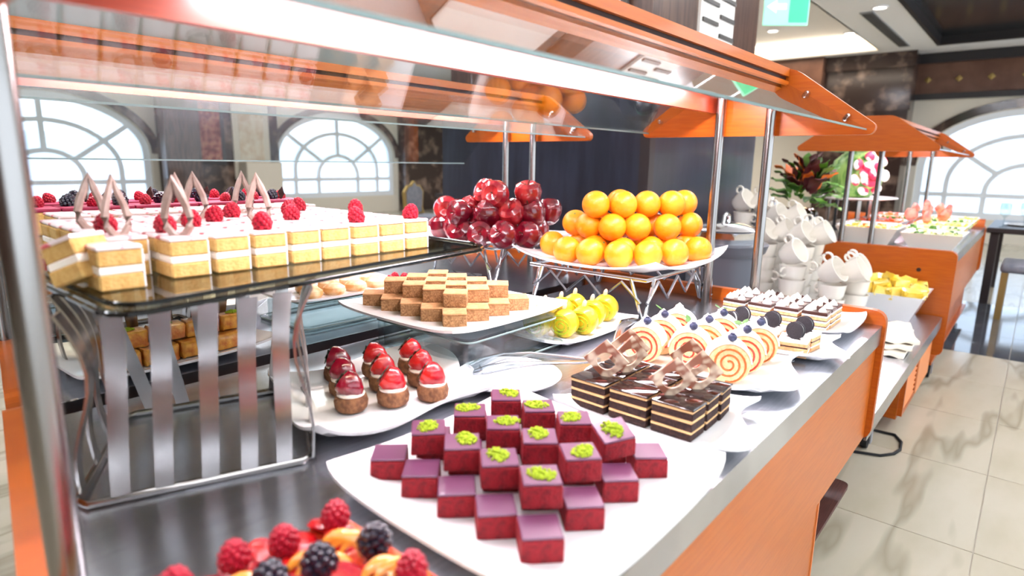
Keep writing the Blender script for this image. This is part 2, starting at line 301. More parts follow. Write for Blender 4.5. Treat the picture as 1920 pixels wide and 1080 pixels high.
# back wall with two arched windows
ZS, RISE = .36, .86               # springing height, rise of the arches
def arched_wall(name, c, hw, lo, hi, pos, plane, label, windows, mats='wall_cream'):
    g = G(); edges = [lo]
    for wc in windows: edges += [wc-hw, wc+hw]
    edges.append(hi); a, b = pos, pos+.25
    for k in range(0, len(edges), 2): g.prism([(edges[k], -ZR), (edges[k+1], -ZR), (edges[k+1], ZT), (edges[k], ZT)], a, b, plane)
    for wc in windows:
        ar = arc(wc, ZS, hw, RISE, 0, PI, 20)
        for k in range(20):
            p, q = ar[k], ar[k+1]; g.prism([p, (p[0], ZT), (q[0], ZT), q], a, b, plane)
        g.prism([(wc-hw, -ZR), (wc+hw, -ZR), (wc+hw, -.45), (wc-hw, -.45)], a, b, plane)
    return struct(name, g, mats, label=label)
def window(n, wc, hw, pos, plane, label):
    fr = G(); d = .07; a, b = pos+.06, pos+.14
    o = [(wc+hw, -.45)]+arc(wc, ZS, hw, RISE, 0, PI, 24)+[(wc-hw, -.45)]; q = .1
    i = [(wc+hw-q, -.35)]+arc(wc, ZS, hw-q, RISE-q, 0, PI, 24)+[(wc-hw+q, -.35)]
    fr.ring(o, i, a, b, plane)
    w = struct('window_%d' % n, fr, 'window_white', label=label)
    for rr in (.72, .36):
        g = G(); o = [(wc+hw*rr, -.4)]+arc(wc, -.02 if rr < .5 else .1, hw*rr, (RISE+ZS)*rr*(.86 if rr > .5 else 1), 0, PI, 20)+[(wc-hw*rr, -.4)]
        i = [(wc+hw*rr-.07, -.4)]+arc(wc, -.02 if rr < .5 else .1, hw*rr-.07, (RISE+ZS)*rr*(.86 if rr > .5 else 1)-.07, 0, PI, 20)+[(wc-hw*rr+.07, -.4)]
        g.ring(o, i, a+.01, b-.01, plane); struct('glazing_arch', g, 'window_white', w)
    for an in (35, 90, 145):
        an = math.radians(an); c, s = math.cos(an), math.sin(an); r0, r1 = (.40 if s > .9 else .33*hw), min(hw*.99, 1.13/max(s, .35)); t = .035
        p = [(wc+c*r0-s*t, s*r0+c*t), (wc+c*r1-s*t, s*r1+c*t), (wc+c*r1+s*t, s*r1-c*t), (wc+c*r0+s*t, s*r0-c*t)]
        struct('glazing_bar', G().prism(p, a+.015, b-.015, plane), 'window_white', w)
    struct('glazing_bar', G().prism([(wc-hw, -.12), (wc+hw, -.12), (wc+hw, -.05), (wc-hw, -.05)], a+.012, b-.012, plane), 'window_white', w)
    pane = [(wc+hw-.05, -.4)]+arc(wc, ZS, hw-.05, RISE-.05, 0, PI, 24)+[(wc-hw+.05, -.4)]
    struct('pane', G().prism(pane, a+.035, a+.041, plane), 'window_glass', w)
    for e in (-1, 1):   # dark stone band round the arch
        pass
    o2 = arc(wc, ZS, hw+.14, RISE+.14, 0, PI, 24); i2 = arc(wc, ZS, hw+.01, RISE+.01, 0, PI, 24); g = G()
    for k in range(24): g.prism([o2[k], o2[k+1], i2[k+1], i2[k]], pos-.03, pos, plane)
    struct('arch_band', g, 'marble_dark', w)
HW = 1.4
arched_wall('wall_back', 0, HW, -5, XE, YE, 'xz', 'cream back wall with arched windows behind the gantries', [-2.6, 2.5, 7.45])
window(1, 2.5, HW, YE, 'xz', 'white arched fan window at the left behind the tiered tray')
window(2, 7.45, HW, YE, 'xz', 'white arched fan window left of the dark column')
struct('wall_left', G().box(-5.2, -5, -6, YE+.25, -ZR, ZT+.1), 'wall_brown', label='unseen dark brown wall added at the near end to hold back light')  # added out of view and kept dark to dim sides facing the near end
arched_wall('wall_right', 0, HW, -6, YE, XE, 'yz', 'cream far wall with an arched window beyond the carts', [.2])
window(3, .2, HW, XE, 'yz', 'white arched fan window at the right end of the hall')
struct('trim_1', G().box(XE-.06, XE, -6, 1.75, 1.42, ZT), 'wall_brown', label='brown panelled frieze over the right window')
struct('trim_2', G().box(XE-.1, XE-.061, -6, 1.75, 1.93, ZT).box(XE-.1, XE-.061, -6, 1.75, 1.38, 1.47), 'trim_dark', label='dark moulding along the brown frieze')
for k in range(4): solo('frieze_star', ['small gilt star on the frieze nearest the marble pilaster', 'small gilt star on the frieze, second from the pilaster', 'small gilt star on the frieze, third from the pilaster', 'small gilt star on the frieze at the right picture edge'][k], 'ornament',
        G().lathe([(.0, 0), (.05, .02), (0, .04)], 4), 'gold', (XE-.063, 1.6-k*.4, 1.68), ry=-PI/2, group='frieze stars')
# marble pilasters
struct('trim_3', G().box(XE-.5, XE, 1.75, 3.0, -ZR, ZT).box(XE-.56, XE-.5, 1.72, 3.05, 1.85, ZT).box(XE-.56, XE-.5, 1.72, 3.05, 1.2, 1.32), 'marble_dark', label='dark marble pilaster between the hall and the right window')
struct('trim_4', G().box(XE-.7, XE, 3.0, YE, 1.5, ZT), 'wall_brown', label='brown bulkhead along the far wall')
struct('trim_5', G().box(4.0, 5.97, YE-.25, YE, -ZR, ZT), 'marble_dark', label='dark marble pilaster between the two left windows')
struct('trim_6', G().box(8.95, 11.0, YE-.25, YE, -ZR, ZT), 'marble_dark', label='dark marble pilaster right of the second window')
struct('trim_7', G().box(3.95, 4.5, YE-.45, YE-.25, -ZR, 1.9), 'column_brown', label='brown wooden post beside the left window')
t = thing('framed_picture', 'dark red framed picture beside the left window', 'picture', (4.55, YE-.28, .3))
part('frame', G().ring([(-.42, -.1), (.42, -.1), (.42, 1.3), (-.42, 1.3)], [(-.36, -.04), (.36, -.04), (.36, 1.24), (-.36, 1.24)], -.02, .03, 'xz'), 'table_dark', t); part('canvas', G().box(-.37, .37, -.005, .02, -.05, 1.25), 'picture_red', t)
t = thing('wall_panel', 'tall cream panel with a pale print on the marble pilaster', 'picture', (5.45, YE-.28, -.05))
part('board', G().box(-.33, .33, 0, .03, 0, 1.4), 'wall_cream', t); part('print', G().box(-.22, .22, -.006, 0, .3, 1.2), 'paper', t)
solo('wall_box', 'low cream box against the marble pilaster', 'box', G().rbox(.66, .3, 1.05, .02), 'wall_cream', (5.5, YE-.45, -ZR))
# outside
solo('building', 'pale grey building outside the left windows', 'building', G().box(-6, 14, 0, .6, -2, .15).box(-6, 14, 0.1, .5, .15, .8), ['outside_wall'], (0, 16, 0))
solo('building', 'pale grey building outside the right window', 'building', G().box(0, .6, -8, 8, -2, .25).box(.1, .5, -2.5, 8, .25, 1.1), ['outside_wall'], (18, 0, 0))
RK = 1.
# big dark column behind the carts
struct('trim_8', G().box(2.06, 3.15, 1.11, 2.2, -ZC, .62), 'column_wood', label='square column clad in glossy dark wood, lower part')
cu = struct('trim_9', G().box(2.09, 3.12, 1.14, 2.17, .62, 1.94), 'column_brown', label='brown wooden upper part of the dark square column')
struct('edge_strip', G().box(2.045, 2.085, 1.095, 1.135, -ZC, .62), 'wood_edge', cu).data.materials[0] = MATS['table_dark']
lt = G().box(2.46, 2.80, 1.128, 1.14, .5, 1.9); struct('lattice_panel', lt, 'lattice_white', cu)
for k in range(16):
    for q in range(2): struct('lattice_bar', G().box(2.475+q*.17, 2.625+q*.17, 1.12, 1.128, .66+k*.075+q*.036, .676+k*.075+q*.036), 'lattice_dark', cu)
struct('lattice_panel', G().box(2.078, 2.09, 1.25, 1.75, .8, 1.9), 'lattice_white', cu)
struct('lattice_frame', G().ring([(1.23, .78), (1.77, .78), (1.77, 1.92), (1.23, 1.92)], [(1.26, .81), (1.74, .81), (1.74, 1.89), (1.26, 1.89)], 2.066, 2.078, 'yz'), 'lattice_dark', cu)
RK = .75
# exit sign
t = thing('exit_sign', 'green and white exit sign hanging from the ceiling', 'sign', (5.2, 1.69, 1.385), rz=math.radians(-52))
part('board', G().rbox(.34, .02, .25, .004), 'exit_pale', t)
part('pictogram', G().box(.02, .16, -.014, -.0105, .02, .23), 'exit_green', t)
part('arrow', G().prism([(-.005, .115), (-.08, .115), (-.08, .09), (-.15, .135), (-.08, .18), (-.08, .155), (-.005, .155)], -.014, -.0105, 'xz'), 'exit_white', t)
part('hanger', G().tube([(-.12, 0, .25), (-.12, 0, ZT-1.385)], .006, 6).tube([(.12, 0, .25), (.12, 0, ZT-1.385)], .006, 6), 'chrome', t)

RK = 1.
# ================================================================== BUFFET CARTS
def sneeze_guard(cart, x0, x1, yc, back_low=None, lamp=None):
    g = epart('sneeze_guard', cart)
    out = rounded([(-.252, .384), (-.258, .402), (-.092, .522), (.092, .522), (.258, .402), (.252, .384)], [.012, .012, .02, .02, .012, .012], 3)
    out = [(yc+a, b) for a, b in out]
    for xa in (x0, x1-.018): part('end_panel', G().prism(out, xa, xa+.018, 'yz'), 'wood', g)
    a, b = x0+.018, x1-.018
    for s in (-1, 1):
        y0, y1 = sorted((yc+s*.083, yc+s*.070))
        part('top_rail', G().box(a, b, y0, y1, .505, .522), 'wood_h', g)
        y2, y3 = sorted((yc+s*.076, yc+s*.070))
        part('rail_groove', G().box(a, b, y2, y3, .496, .505), 'groove', g)
        part('fascia_board', G().box(a, b, y0, y1, .436, .496), 'wood_gloss' if s > 0 else 'wood_h', g)
        lo = (s*.24, .394)
        if s > 0 and back_low: lo = back_low
        hi = (s*.086, .486); d = Vector((lo[0]-hi[0], lo[1]-hi[1])).normalized(); nn = Vector((-d.y, d.x))*.002
        poly = [(yc+hi[0]+nn.x, hi[1]+nn.y), (yc+lo[0]+nn.x, lo[1]+nn.y), (yc+lo[0]-nn.x, lo[1]-nn.y), (yc+hi[0]-nn.x, hi[1]-nn.y)]
        pn = part('glass_pane', G().prism(poly, a+.002, b-.002, 'yz'), 'glass', g)
        e = Vector((yc+lo[0], lo[1]))
        part('glass_edge', G().tube([(a+.002, e.x, e.y), (b-.002, e.x, e.y)], .0024, 4), 'glass_edge', pn)
        for xa in (a+.002, b-.002):
            for t in (.25, .78):
                p = Vector((hi[0], hi[1]))*(1-t)+Vector((s*.24, .394))*t; sg = 1 if xa < (a+b)/2 else -1
                part('bolt', G().lathe([(.0055, 0), (.0055, .012), (.003, .016)], 10, M=T(xa, yc+p.x, p.y+.006) @ Matrix.Rotation(sg*PI/2, 4, 'Y')), 'chrome', g, True)
        for xa in ((x0+.03, x1-.04) if s < 0 or yc > 1 or x0 > 1 else (x1-.04,)):
            p = part('pole', G().lathe([(.0105, 0), (.0105, .47)], 16, M=T(xa, yc+s*.0555-.005, 0)), 'brushed', g, True)
    part('top_board', G().box(a, b, yc-.07, yc+.07, .508, .516), 'wood_h', g)
    part('lamp_housing', G().box(lamp[0], lamp[1], yc-.03, yc+.03, .496, .508), 'ceramic', g)
    part('lamp_tube', G().tube([(lamp[0]+.02, yc, .49), (lamp[1]-.02, yc, .49)], .007, 8), 'lamp_white', g, True)
    area('guard_lamp', (lamp[0]+lamp[1])/2, yc, .481, lamp[1]-lamp[0]-.04, .03, lamp[2], (1, .86, .95))
    return g
def castor(cart, x, y, z0):
    c = epart('castor', cart, (x, y, -ZC))
    part('wheel', G().lathe([(.0, -.010), (.014, -.010), (.028, -.009), (.030, 0), (.028, .009), (.014, .010), (0, .010)], 20, M=T(0, 0, .030) @ Matrix.Rotation(PI/2, 4, 'X')), 'rubber', c, True)
    part('fork', G().box(-.012, .012, -.017, -.013, .02, .064).box(-.012, .012, .013, .017, .02, .064).box(-.016, .016, -.017, .017, .062, max(z0+ZC, .064)), 'line_grey', c)
def cart(x0, x1, y0, y1, label, panel_top=.03, splay=0.):      # splay: how far the near end panel leans inwards towards the back
    c = thing('buffet_cart', label, 'cart', (0, 0, 0))
    part('worktop', G().prism([(x0+.02, y0), (x1-.02, y0), (x1-.02, y1), (x0+.02+splay, y1)], -.012, 0), 'steel', c)
    part('steel_nosing', G().box(x0+.02, x1-.02, y0-.006, y0, -.04, .0), 'steel', c); part('steel_nosing', G().box(x0+.02+splay, x1-.02, y1, y1+.006, -.04, 0), 'steel', c)
    sh = rounded([(y0-.012, -.255), (y1+.012, -.255), (y1+.012, panel_top), (y0-.012, panel_top)], .03, 5)
    for xa, sp in ((x0, splay), (x1-.02, 0)):
        g = G().prism(sh, xa, xa+.02, 'yz'); g.v = [(x+sp*(y-y0)/(y1-y0), y, z) for x, y, z in g.v]; part('end_panel', g, 'wood', c)
    for a, b in ((y0, y0+.016), (y1-.016, y1)): part('apron', G().box(x0+.02+(splay if a > y0 else 0), x1-.02, a, b, -.25, -.04), 'wood_h', c)
    return c
C1 = cart(.0185, 1.45, .215, .885, 'orange wood buffet cart with steel top carrying the desserts', splay=.107)
sneeze_guard(C1, .0555, 1.43, .522, lamp=(.27, 1.36, 17))
part('cabinet_front', G().box(.16, 1.115, .223, .240, -.45, -.25), 'wood_h', C1); part('cabinet_side', G().box(1.097, 1.115, .240, .86, -.45, -.25), 'wood', C1)
part('cabinet_floor', G().box(.16, 1.097, .240, .86, -.45, -.435), 'wood_h', C1); part('front_edge', G().box(1.115, 1.120, .221, .242, -.45, -.25), 'wood_edge', C1)
part('lower_shelf', G().prism(rounded([(1.120, .226), (1.415, .226), (1.415, .87), (1.120, .87)], [0, .02, .02, 0]), -.363, -.355), 'brown_board', C1)
for x, y in ((.22, .3), (1.05, .3), (.22, .8), (1.05, .8)): castor(C1, x, y, -.45)
C2 = cart(.136, 1.585, .932, 1.62, 'orange wood buffet cart behind the dessert cart, holding the apples', splay=.108)
sneeze_guard(C2, .16, 1.57, 1.285, back_low=(.262, .312), lamp=(.3, 1.5, 20))
part('cabinet_front', G().box(.25, 1.5, .96, .975, -.45, -.25), 'wood', C2); part('cabinet_floor', G().box(.25, 1.5, .975, 1.6, -.45, -.435), 'wood', C2)
for x, y in ((.3, 1.02), (1.45, 1.02), (.3, 1.55), (1.45, 1.55)): castor(C2, x, y, -.45)
part('steel_edge', G().box(.16, 1.56, .921, .926, -.03, .006), 'chrome', C2)
# low service cart between the dessert cart and the salad cart
C3 = thing('service_cart', 'low steel-topped cart with louvred doors holding the cups', 'cart', (0, 0, 0)); zt = -.24
part('worktop', G().box(1.5, 2.82, .225, 1.02, zt-.012, zt), 'steel', C3); part('steel_nosing', G().box(1.5, 2.82, .219, .225, zt-.045, zt), 'steel', C3)
part('body', G().box(2.2, 2.8, .25, 1.0, -.47, zt-.012), 'wood', C3); part('end_post', G().box(1.5, 1.52, .5, 1.0, -.44, zt-.012), 'wood', C3)
part('back_board', G().box(1.52, 2.2, .98, 1.0, -.44, zt-.012), 'wood', C3); part('base_board', G().box(1.5, 2.2, .5, 1.0, -.455, -.44), 'wood', C3)
d = part('louvred_door', G().ring([(2.21, -.46), (2.46, -.46), (2.46, -.295), (2.21, -.295)], [(2.225, -.445), (2.445, -.445), (2.445, -.31), (2.225, -.31)], .236, .25, 'xz'), 'wood', C3)
for k in range(8): part('louvre', G().box(2.225, 2.445, -.007, .007, -.0015, .0015, M=T(0, .243, -.436+k*.017, 0, .6)), 'wood_edge', d)
part('plain_door', G().box(2.48, 2.79, .236, .25, -.46, -.295), 'wood_edge', C3)
for x, y in ((2.03, .30), (1.6, .34), (2.03, .9), (2.72, .9)): castor(C3, x, y, -.455)
# far salad cart
C4 = cart(2.85, 4.38, .215, .93, 'far orange buffet cart laid out with salad bowls', panel_top=.012)
p = part('tall_end_panel', G().prism(rounded([(.203, -.40), (.94, -.40), (.94, .012), (.203, .012)], .03, 5), 2.838, 2.85, 'yz'), 'wood', C4)
part('screw_cap', G().lathe([(0, .004), (.008, .003), (.008, 0)], 10, M=T(2.838, .32, -.07) @ Matrix.Rotation(-PI/2, 4, 'Y')), 'groove', p)
part('far_end_roll', G().lathe([(.03, -.36), (.03, .36)], 14, M=T(4.40, .575, .012) @ Matrix.Rotation(PI/2, 4, 'X')), 'wood', C4, True)
sneeze_guard(C4, 2.85, 4.38, .567, lamp=(3.0, 4.25, 14))
part('cabinet_front', G().box(3.0, 4.25, .25, .27, -.44, -.25), 'wood', C4); part('cabinet_floor', G().box(2.87, 4.3, .235, .9, -.452, -.44), 'wood', C4)
for x, y in ((2.93, .25), (4.2, .27), (2.95, .84), (4.2, .84)): castor(C4, x, y, -.452)
solo('power_cable', 'black power cable looped on the floor beside the low cart', 'cable', G().tube([(2.05, .5, 0), (1.99, .38, 0), (1.965, .315, 0), (1.99, .25, 0), (2.03, .222, 0), (2.075, .212, 0), (2.137, .218, 0), (2.185, .243, 0), (2.18, .30, 0), (2.1, .42, 0)], .0045, 6), 'rubber', (0, 0, -ZC+.0047), smooth=True)

# ================================================================== PLATES AND STANDS
def sstep(x): x = max(0, min(1, x)); return x*x*(3-2*x)
def plate_geo(a, b, rim=.01, corner=.008, pinch=.0, wave=0., t=.004, r=.12, n=20, flat=.66):
    def fn(s, q):
        m = max(abs(s), abs(q)); x = a*s*(1-pinch*(1-q*q)); y = b*q*(1-pinch*(1-s*s))
        k = 1-r*(abs(s)*abs(q))**6; x *= k; y *= k
        x += wave*a*math.sin(PI*q*.95)*abs(s)**2*(1 if s > 0 else .4); y += wave*b*math.sin(PI*s)*abs(q)**2
        return (x, y, t+.001+rim*sstep((m-flat)/(1-flat))+corner*(abs(s)*abs(q))**2.5)
    return G().sheet(fn, n, n, t)
def plate(label, x, y, a, b, z=0., rz=0., name='square_plate', grooves=None, **k):
    o = solo(name, label, 'plate', plate_geo(a, b, **k), 'ceramic', (x, y, z), rz, smooth=True, group='white serving plates')
    if grooves:
        for q in range(grooves[1]):
            yy = grooves[0]+q*.012
            part('incised_line', G().tube([(a*.45, yy, k.get('t', .004)+.0012), (a*.62, yy*1.06, k.get('t', .004)+.0016)], .0004, 4), 'line_grey', o)
    return o
plate('large square white plate under the red velvet cubes', .448, .352, .152, .152, rim=.012, corner=.012, r=.06)
plate('wavy white plate under the strawberry tartlets', .490, .650, .134, .124, rz=math.radians(-14), rim=.014, corner=.012, wave=.16, pinch=.06, r=.1, grooves=(-.05, 4))
solo('round_plate', 'small round white plate lying under clear tongs', 'plate', G().lathe([(0, .003), (.05, .003), (.076, .011), (.078, .014), (.075, .014), (.05, .006), (0, .006)], 36, cap=False), 'ceramic', (.655, .56, 0), smooth=True, group='white serving plates')
plate('wavy white plate under the chocolate layer cakes', .705, .345, .105, .118, rim=.010, corner=.008, wave=.2, r=.12, grooves=(-.09, 5))
plate('wavy white plate under the jam swiss rolls', .955, .375, .135, .132, rim=.010, corner=.008, wave=.18, r=.14, grooves=(-.1, 4))
plate('wavy white plate under the cookie-topped slices', 1.135, .34, .085, .118, rim=.010, corner=.008, wave=.2, r=.14)
plate('square white plate under the layered cream slices, by the far rim', 1.33, .36, .105, .125, rim=.010, corner=.01, r=.05)
plate('oblong white plate holding yellow pistachio rolls', .955, .652, .135, .078, rim=.010, corner=.006, r=.08)
plate('square white plate under the fruit tart in the foreground', .15, .3, .1, .11, rim=.004, corner=.004, r=.05)
plate('square white plate with baklava behind the slatted stand', .362, 1.045, .152, .118, rim=.010, corner=.012, pinch=.05, r=.06, z=.006, rz=.05)
# glass risers
def riser(label, x, y, a, b, h, z=0):
    t = thing('glass_riser', label, 'riser', (x, y, z), group='glass risers')
    o = rounded([(-a, -b), (a, -b), (a, b), (-a, b)], .02, 4); i = rounded([(-a+.008, -b+.008), (a-.008, -b+.008), (a-.008, b-.008), (-a+.008, b-.008)], .016, 4)
    fl_ = rounded([(-a-.012, -b-.012), (a+.012, -b-.012), (a+.012, b+.012), (-a-.012, b+.012)], .026, 4)
    part('wall', G().ring(o, i, .006, h-.006), 'riser_glass', t); part('top', G().prism(o, h-.006, h), 'riser_glass', t); part('foot', G().ring(fl_, i, 0, .006), 'riser_glass', t)
    part('rim_line', G().tube([(p[0]*1.005, p[1]*1.005, h-.006) for p in o], .0016, 5, closed=True).tube([(p[0]*1.0, p[1]*1.0, .006) for p in fl_], .0016, 5, closed=True), 'glass_edge', t, True)
    return t
riser('square glass riser lifting the brownie plate', .745, .735, .115, .115, .056)
plate('square white plate of brownies on a glass riser', .762, .785, .155, .155, z=.056, rim=.004, corner=.006, r=.05)
riser('low glass riser under the cream bun plate', .70, 1.09, .105, .075, .058)
plate('oblong white plate of cream buns behind the brownies', .70, 1.06, .14, .085, z=.058, rim=.005, corner=.004, r=.06)
riser('glass riser standing behind the baklava plate', .25, 1.37, .1, .07, .06)
plate('white plate of fried pastries beyond the baklava', .27, 1.37, .13, .09, z=.06, rim=.006, r=.06)
solo('glass_platter', 'clear glass platter with melon behind the brownies', 'plate', plate_geo(.15, .09, .008, .004), 'riser_glass', (.98, 1.12, .02), rz=.1, smooth=True)
solo('round_bowl', 'shallow round white bowl behind the slatted stand', 'bowl', G().lathe([(0, .004), (.05, .004), (.085, .035), (.088, .038), (.083, .038), (.05, .01), (0, .01)], 32, cap=False), 'ceramic', (.56, 1.25, 0), smooth=True)
def wire_stand(label, x, y, w, d, h, group):
    t = thing('wire_stand', label, 'stand', (x, y, 0), group=group)
    part('top_ring', G().tube([(-w, -d, h), (w, -d, h), (w, d, h), (-w, d, h)], .004, 8, closed=True), 'chrome', t, True)
    for sx in (-1, 1):
        for sy in (-1, 1):
            g = G().tube([(sx*(w-.035), sy*d, h), (sx*(w-.008), sy*(d-.002), .006), (sx*(w-.002), sy*(d-.008), .006), (sx*w, sy*(d-.035), h)], .004, 8)
            part('leg', g, 'chrome', t, True)
    for k, (ax, s) in enumerate((('x', -1), ('x', 1), ('y', -1), ('y', 1))):
        n = 6; pts = []
        for q in range(n+1):
            u = -1+2*q/n; z = h*.66+(.02 if q % 2 else -.02)
            pts.append((u*(w-.01), s*d, z) if ax == 'x' else (s*w, u*(d-.01), z))
        part('zigzag_wire', G().tube(pts, .0036, 8), 'chrome', t, True)
    part('corner_loop', G().tube([(w, -d, .04), (w+.012, -d-.01, .012), (w+.02, -d-.012, .004), (w+.028, -d-.01, .012), (w+.026, -d-.006, .05)], .004, 8), 'chrome', t, True)
    return t
wire_stand('zigzag wire stand under the orange platter', 1.255, .735, .145, .15, .086, 'zigzag wire stands')
plate('curved white platter heaped with oranges', 1.262, .735, .188, .19, z=.090, rim=.012, corner=.026, r=.03, flat=.55)
wire_stand('zigzag wire stand under the apple platter', 1.30, 1.165, .145, .12, .10, 'zigzag wire stands')
plate('curved white platter heaped with red apples', 1.285, 1.16, .19, .185, z=.104, rim=.010, corner=.014, r=.04, flat=.55)

# slatted steel stand with its glass tray
def slat_stand(label, base, top, h, nf, ns):
    t = thing('slatted_stand', label, 'stand', (0, 0, 0), group='slatted steel stands')
    b = [Vector((*p, 0.004)) for p in base]; q = [Vector((*p, h)) for p in top]
    part('base_rail', G().tube([p for i in range(4) for p in (b[i].lerp(b[i-1], .05), b[i].lerp(b[(i+1) % 4], .05))], .0045, 8, closed=True), 'brushed', t, True)
    cen = sum(b, Vector())/4
    for e in range(4):
        n = nf if e % 2 == 0 else ns
        for k in range(n):
            f = ((.17, .34, .53, .70, .86)[k] if n == 5 else (k+.5)/n) if e % 2 == 0 else (k+.15)/(n-.4)
            p0 = b[e].lerp(b[(e+1) % 4], f); p1 = q[e].lerp(q[(e+1) % 4], f); dr = (b[(e+1) % 4]-b[e]).normalized(); nrm = dr.cross(Vector((0, 0, 1)))
            vs = []; fs = []; N = 10; wd = .0078; th = .0014
            for i in range(N+1):
                s = i/N; c = p0.lerp(p1, s)+nrm*(.012*math.sin(PI*s*1.0)*-1 + .008*math.sin(2*PI*s))
                w = wd*(1+.08*s)
                vs += [c-dr*w-nrm*th, c+dr*w-nrm*th, c+dr*w+nrm*th, c-dr*w+nrm*th]
            for i in range(N):
                for j in range(4): fs.append((i*4+j, i*4+(j+1) % 4, i*4+4+(j+1) % 4, i*4+4+j))
            fs += [(3, 2, 1, 0), (N*4, N*4+1, N*4+2, N*4+3)]
            part('slat', G().add(vs, fs), 'brushed', t, True)
    return t
TB = [(.129, .63), (.326, .554), (.434, .758), (.233, .825)]
slat_stand('curved slatted steel stand under the near glass tray', TB, [(.118, .552), (.322, .535), (.47, .75), (.18, .86)], .194, 5, 4)
TRAY = rounded([(.150, .535), (.655, .598), (.665, .935), (.145, .935)], .035, 6)
def glass_tray(label, poly, z):
    t = thing('glass_tray', label, 'tray', (0, 0, z), group='smoked glass trays')
    part('sheet', G().prism(poly, 0, .0055), 'tray_glass', t)
    part('bevelled_edge', G().tube([(x, y, .0005) for x, y in poly], .0024, 6, closed=True), 'tray_edge', t, True)
    cx = sum(p[0] for p in poly)/len(poly); cy = sum(p[1] for p in poly)/len(poly)
    part('raised_line', G().tube([(cx+(x-cx)*.965, cy+(y-cy)*.965, .0065) for x, y in poly], .0018, 6, closed=True), 'tray_edge', t, True)
    return t
glass_tray('smoked glass tray of raspberry cream squares, nearest the camera', TRAY, .195)
slat_stand('slatted steel stand on the rear cart under the berry cakes', [(.24, 1.06), (.48, 1.06), (.48, 1.3), (.24, 1.3)], [(.2, 1.0), (.52, 1.0), (.52, 1.36), (.2, 1.36)], .194, 5, 4)
glass_tray('smoked glass tray of berry cakes on the rear cart', rounded([(.13, .955), (.68, .955), (.68, 1.42), (.13, 1.42)], .035, 6), .195)

# ================================================================== PASTRIES
def berry(n=46, r=.0078, rz=.0095, cap=.0027):
    g = G(); ga = PI*(3-math.sqrt(5))
    for i in range(n):
        f = 1-1.72*(i+.5)/n; rad = math.sqrt(1-f*f); a = ga*i; tp = 1-.24*max(f, 0)
        g.ell((r*rad*tp*math.cos(a), r*rad*tp*math.sin(a), rz*(f+.72)), cap, cap, cap, 6, 4)
    g.ell((0, 0, rz*.72), r*.95, r*.95, rz*.95, 10, 6)
    return g
RASP = berry().mesh('raspberry', 'raspberry', True); BLACK = berry(40, .0092, .0105, .0033).mesh('blackberry', 'blackberry', True)
def rasp(x, y, z, label, sc=1., tilt=0.): return solo('raspberry', label, 'raspberry', RASP, None, (x, y, z), random.uniform(0, 6), group='raspberries', rx=tilt, sc=sc)
def blackb(x, y, z, label, sc=1., tilt=0.): return solo('blackberry', label, 'blackberry', BLACK, None, (x, y, z), random.uniform(0, 6), group='blackberries', rx=tilt, sc=sc)
# ---- raspberry cream squares on the trays
cw = .0365
SPONGE = G().rbox(cw, cw, .0145, .0015, 1, jit=.0004).mesh('sponge', 'yellow_sponge'); FILL = G().rbox(cw-.0006, cw-.0006, .0072, .001, 1).mesh('filling', 'cream'); ICING = G().rbox(cw+.0008, cw+.0008, .004, .0015, 2, jit=.0003).mesh('icing', 'pink_icing', True)
SIDE = G().rbox(.0016, cw, .036, .0006, 1).mesh('side_cream', 'cream_white')
LOOP = G().tube([(0, 0, 0), (.004, .001, .002), (.0078, .002, .008), (.0085, .0025, .015), (.0065, .002, .024), (.003, .001, .034), (0, 0, .044), (-.003, -.001, .034), (-.0065, -.002, .024), (-.0085, -.0025, .015), (-.0078, -.002, .008), (-.004, -.001, .002)], .0023, 6, closed=True, flat=(.9, 1.3)).mesh('chocolate_loop', 'choc_grey', True)
rasp_at = {(3, 0), (6, 0), (8, 0), (1, 1), (5, 2), (2, 2), (6, 4), (8, 3), (4, 4), (0, 2), (3, 3), (7, 5)}; loop_at = {(0, 3), (1, 0), (2, 3), (4, 2), (3, 4), (0, 1), (5, 5)}
for j in range(9):
    for i in range(9):
        rear = j >= 7
        y = (.658+j*.0415) if not rear else (.985+(j-7)*.0415); x = .212+i*.0425+random.uniform(-.001, .001)
        if rear: x += .03
        rz = random.uniform(-.03, .03)
        lb = f'raspberry cream sponge square, {ORD[i]} from left in the {ORD[j]} row of the near glass tray' if not rear else f'cream sponge square, {ORD[i]} from left in row {ORD[j-7]} of the rear glass tray'
        if j == 0 and i == 0: x -= .028; y -= .022
        t = thing('cream_square', lb, 'cake', (x, y, .2012), rz, 'raspberry cream squares')
        part('sponge', SPONGE, None, t); part('filling', FILL, None, t, loc=(0, 0, .0145)); part('sponge', SPONGE, None, t, loc=(0, 0, .0217)); part('icing', ICING, None, t, loc=(0, 0, .0362)); part('side_cream', SIDE, None, t, loc=(cw/2, 0, 0))
        where = f'{ORD[i]} cream square of the {ORD[j]} row'
        if (i, j) in rasp_at: rasp(x, y, .2414, 'raspberry on the '+where, 1.12, random.uniform(-.3, .3))
        if (i, j) in loop_at: solo('chocolate_loop', 'pointed chocolate loop standing in the '+where, 'chocolate', LOOP, None, (x, y+.004, .2395), -.46+random.uniform(-.55, .55), group='pointed chocolate loops', rx=random.uniform(-.15, .15), sc=1.35)
t = thing('cream_square', 'tipped-over cream sponge square at the left front corner of the glass tray', 'cake', (.166, .652, .2085), .5, 'raspberry cream squares', rx=-.35)
part('sponge', SPONGE, None, t); part('filling', FILL, None, t, loc=(.002, 0, .0145)); part('sponge', SPONGE, None, t, loc=(.004, .002, .0217)); part('icing', ICING, None, t, loc=(.004, .002, .0362))
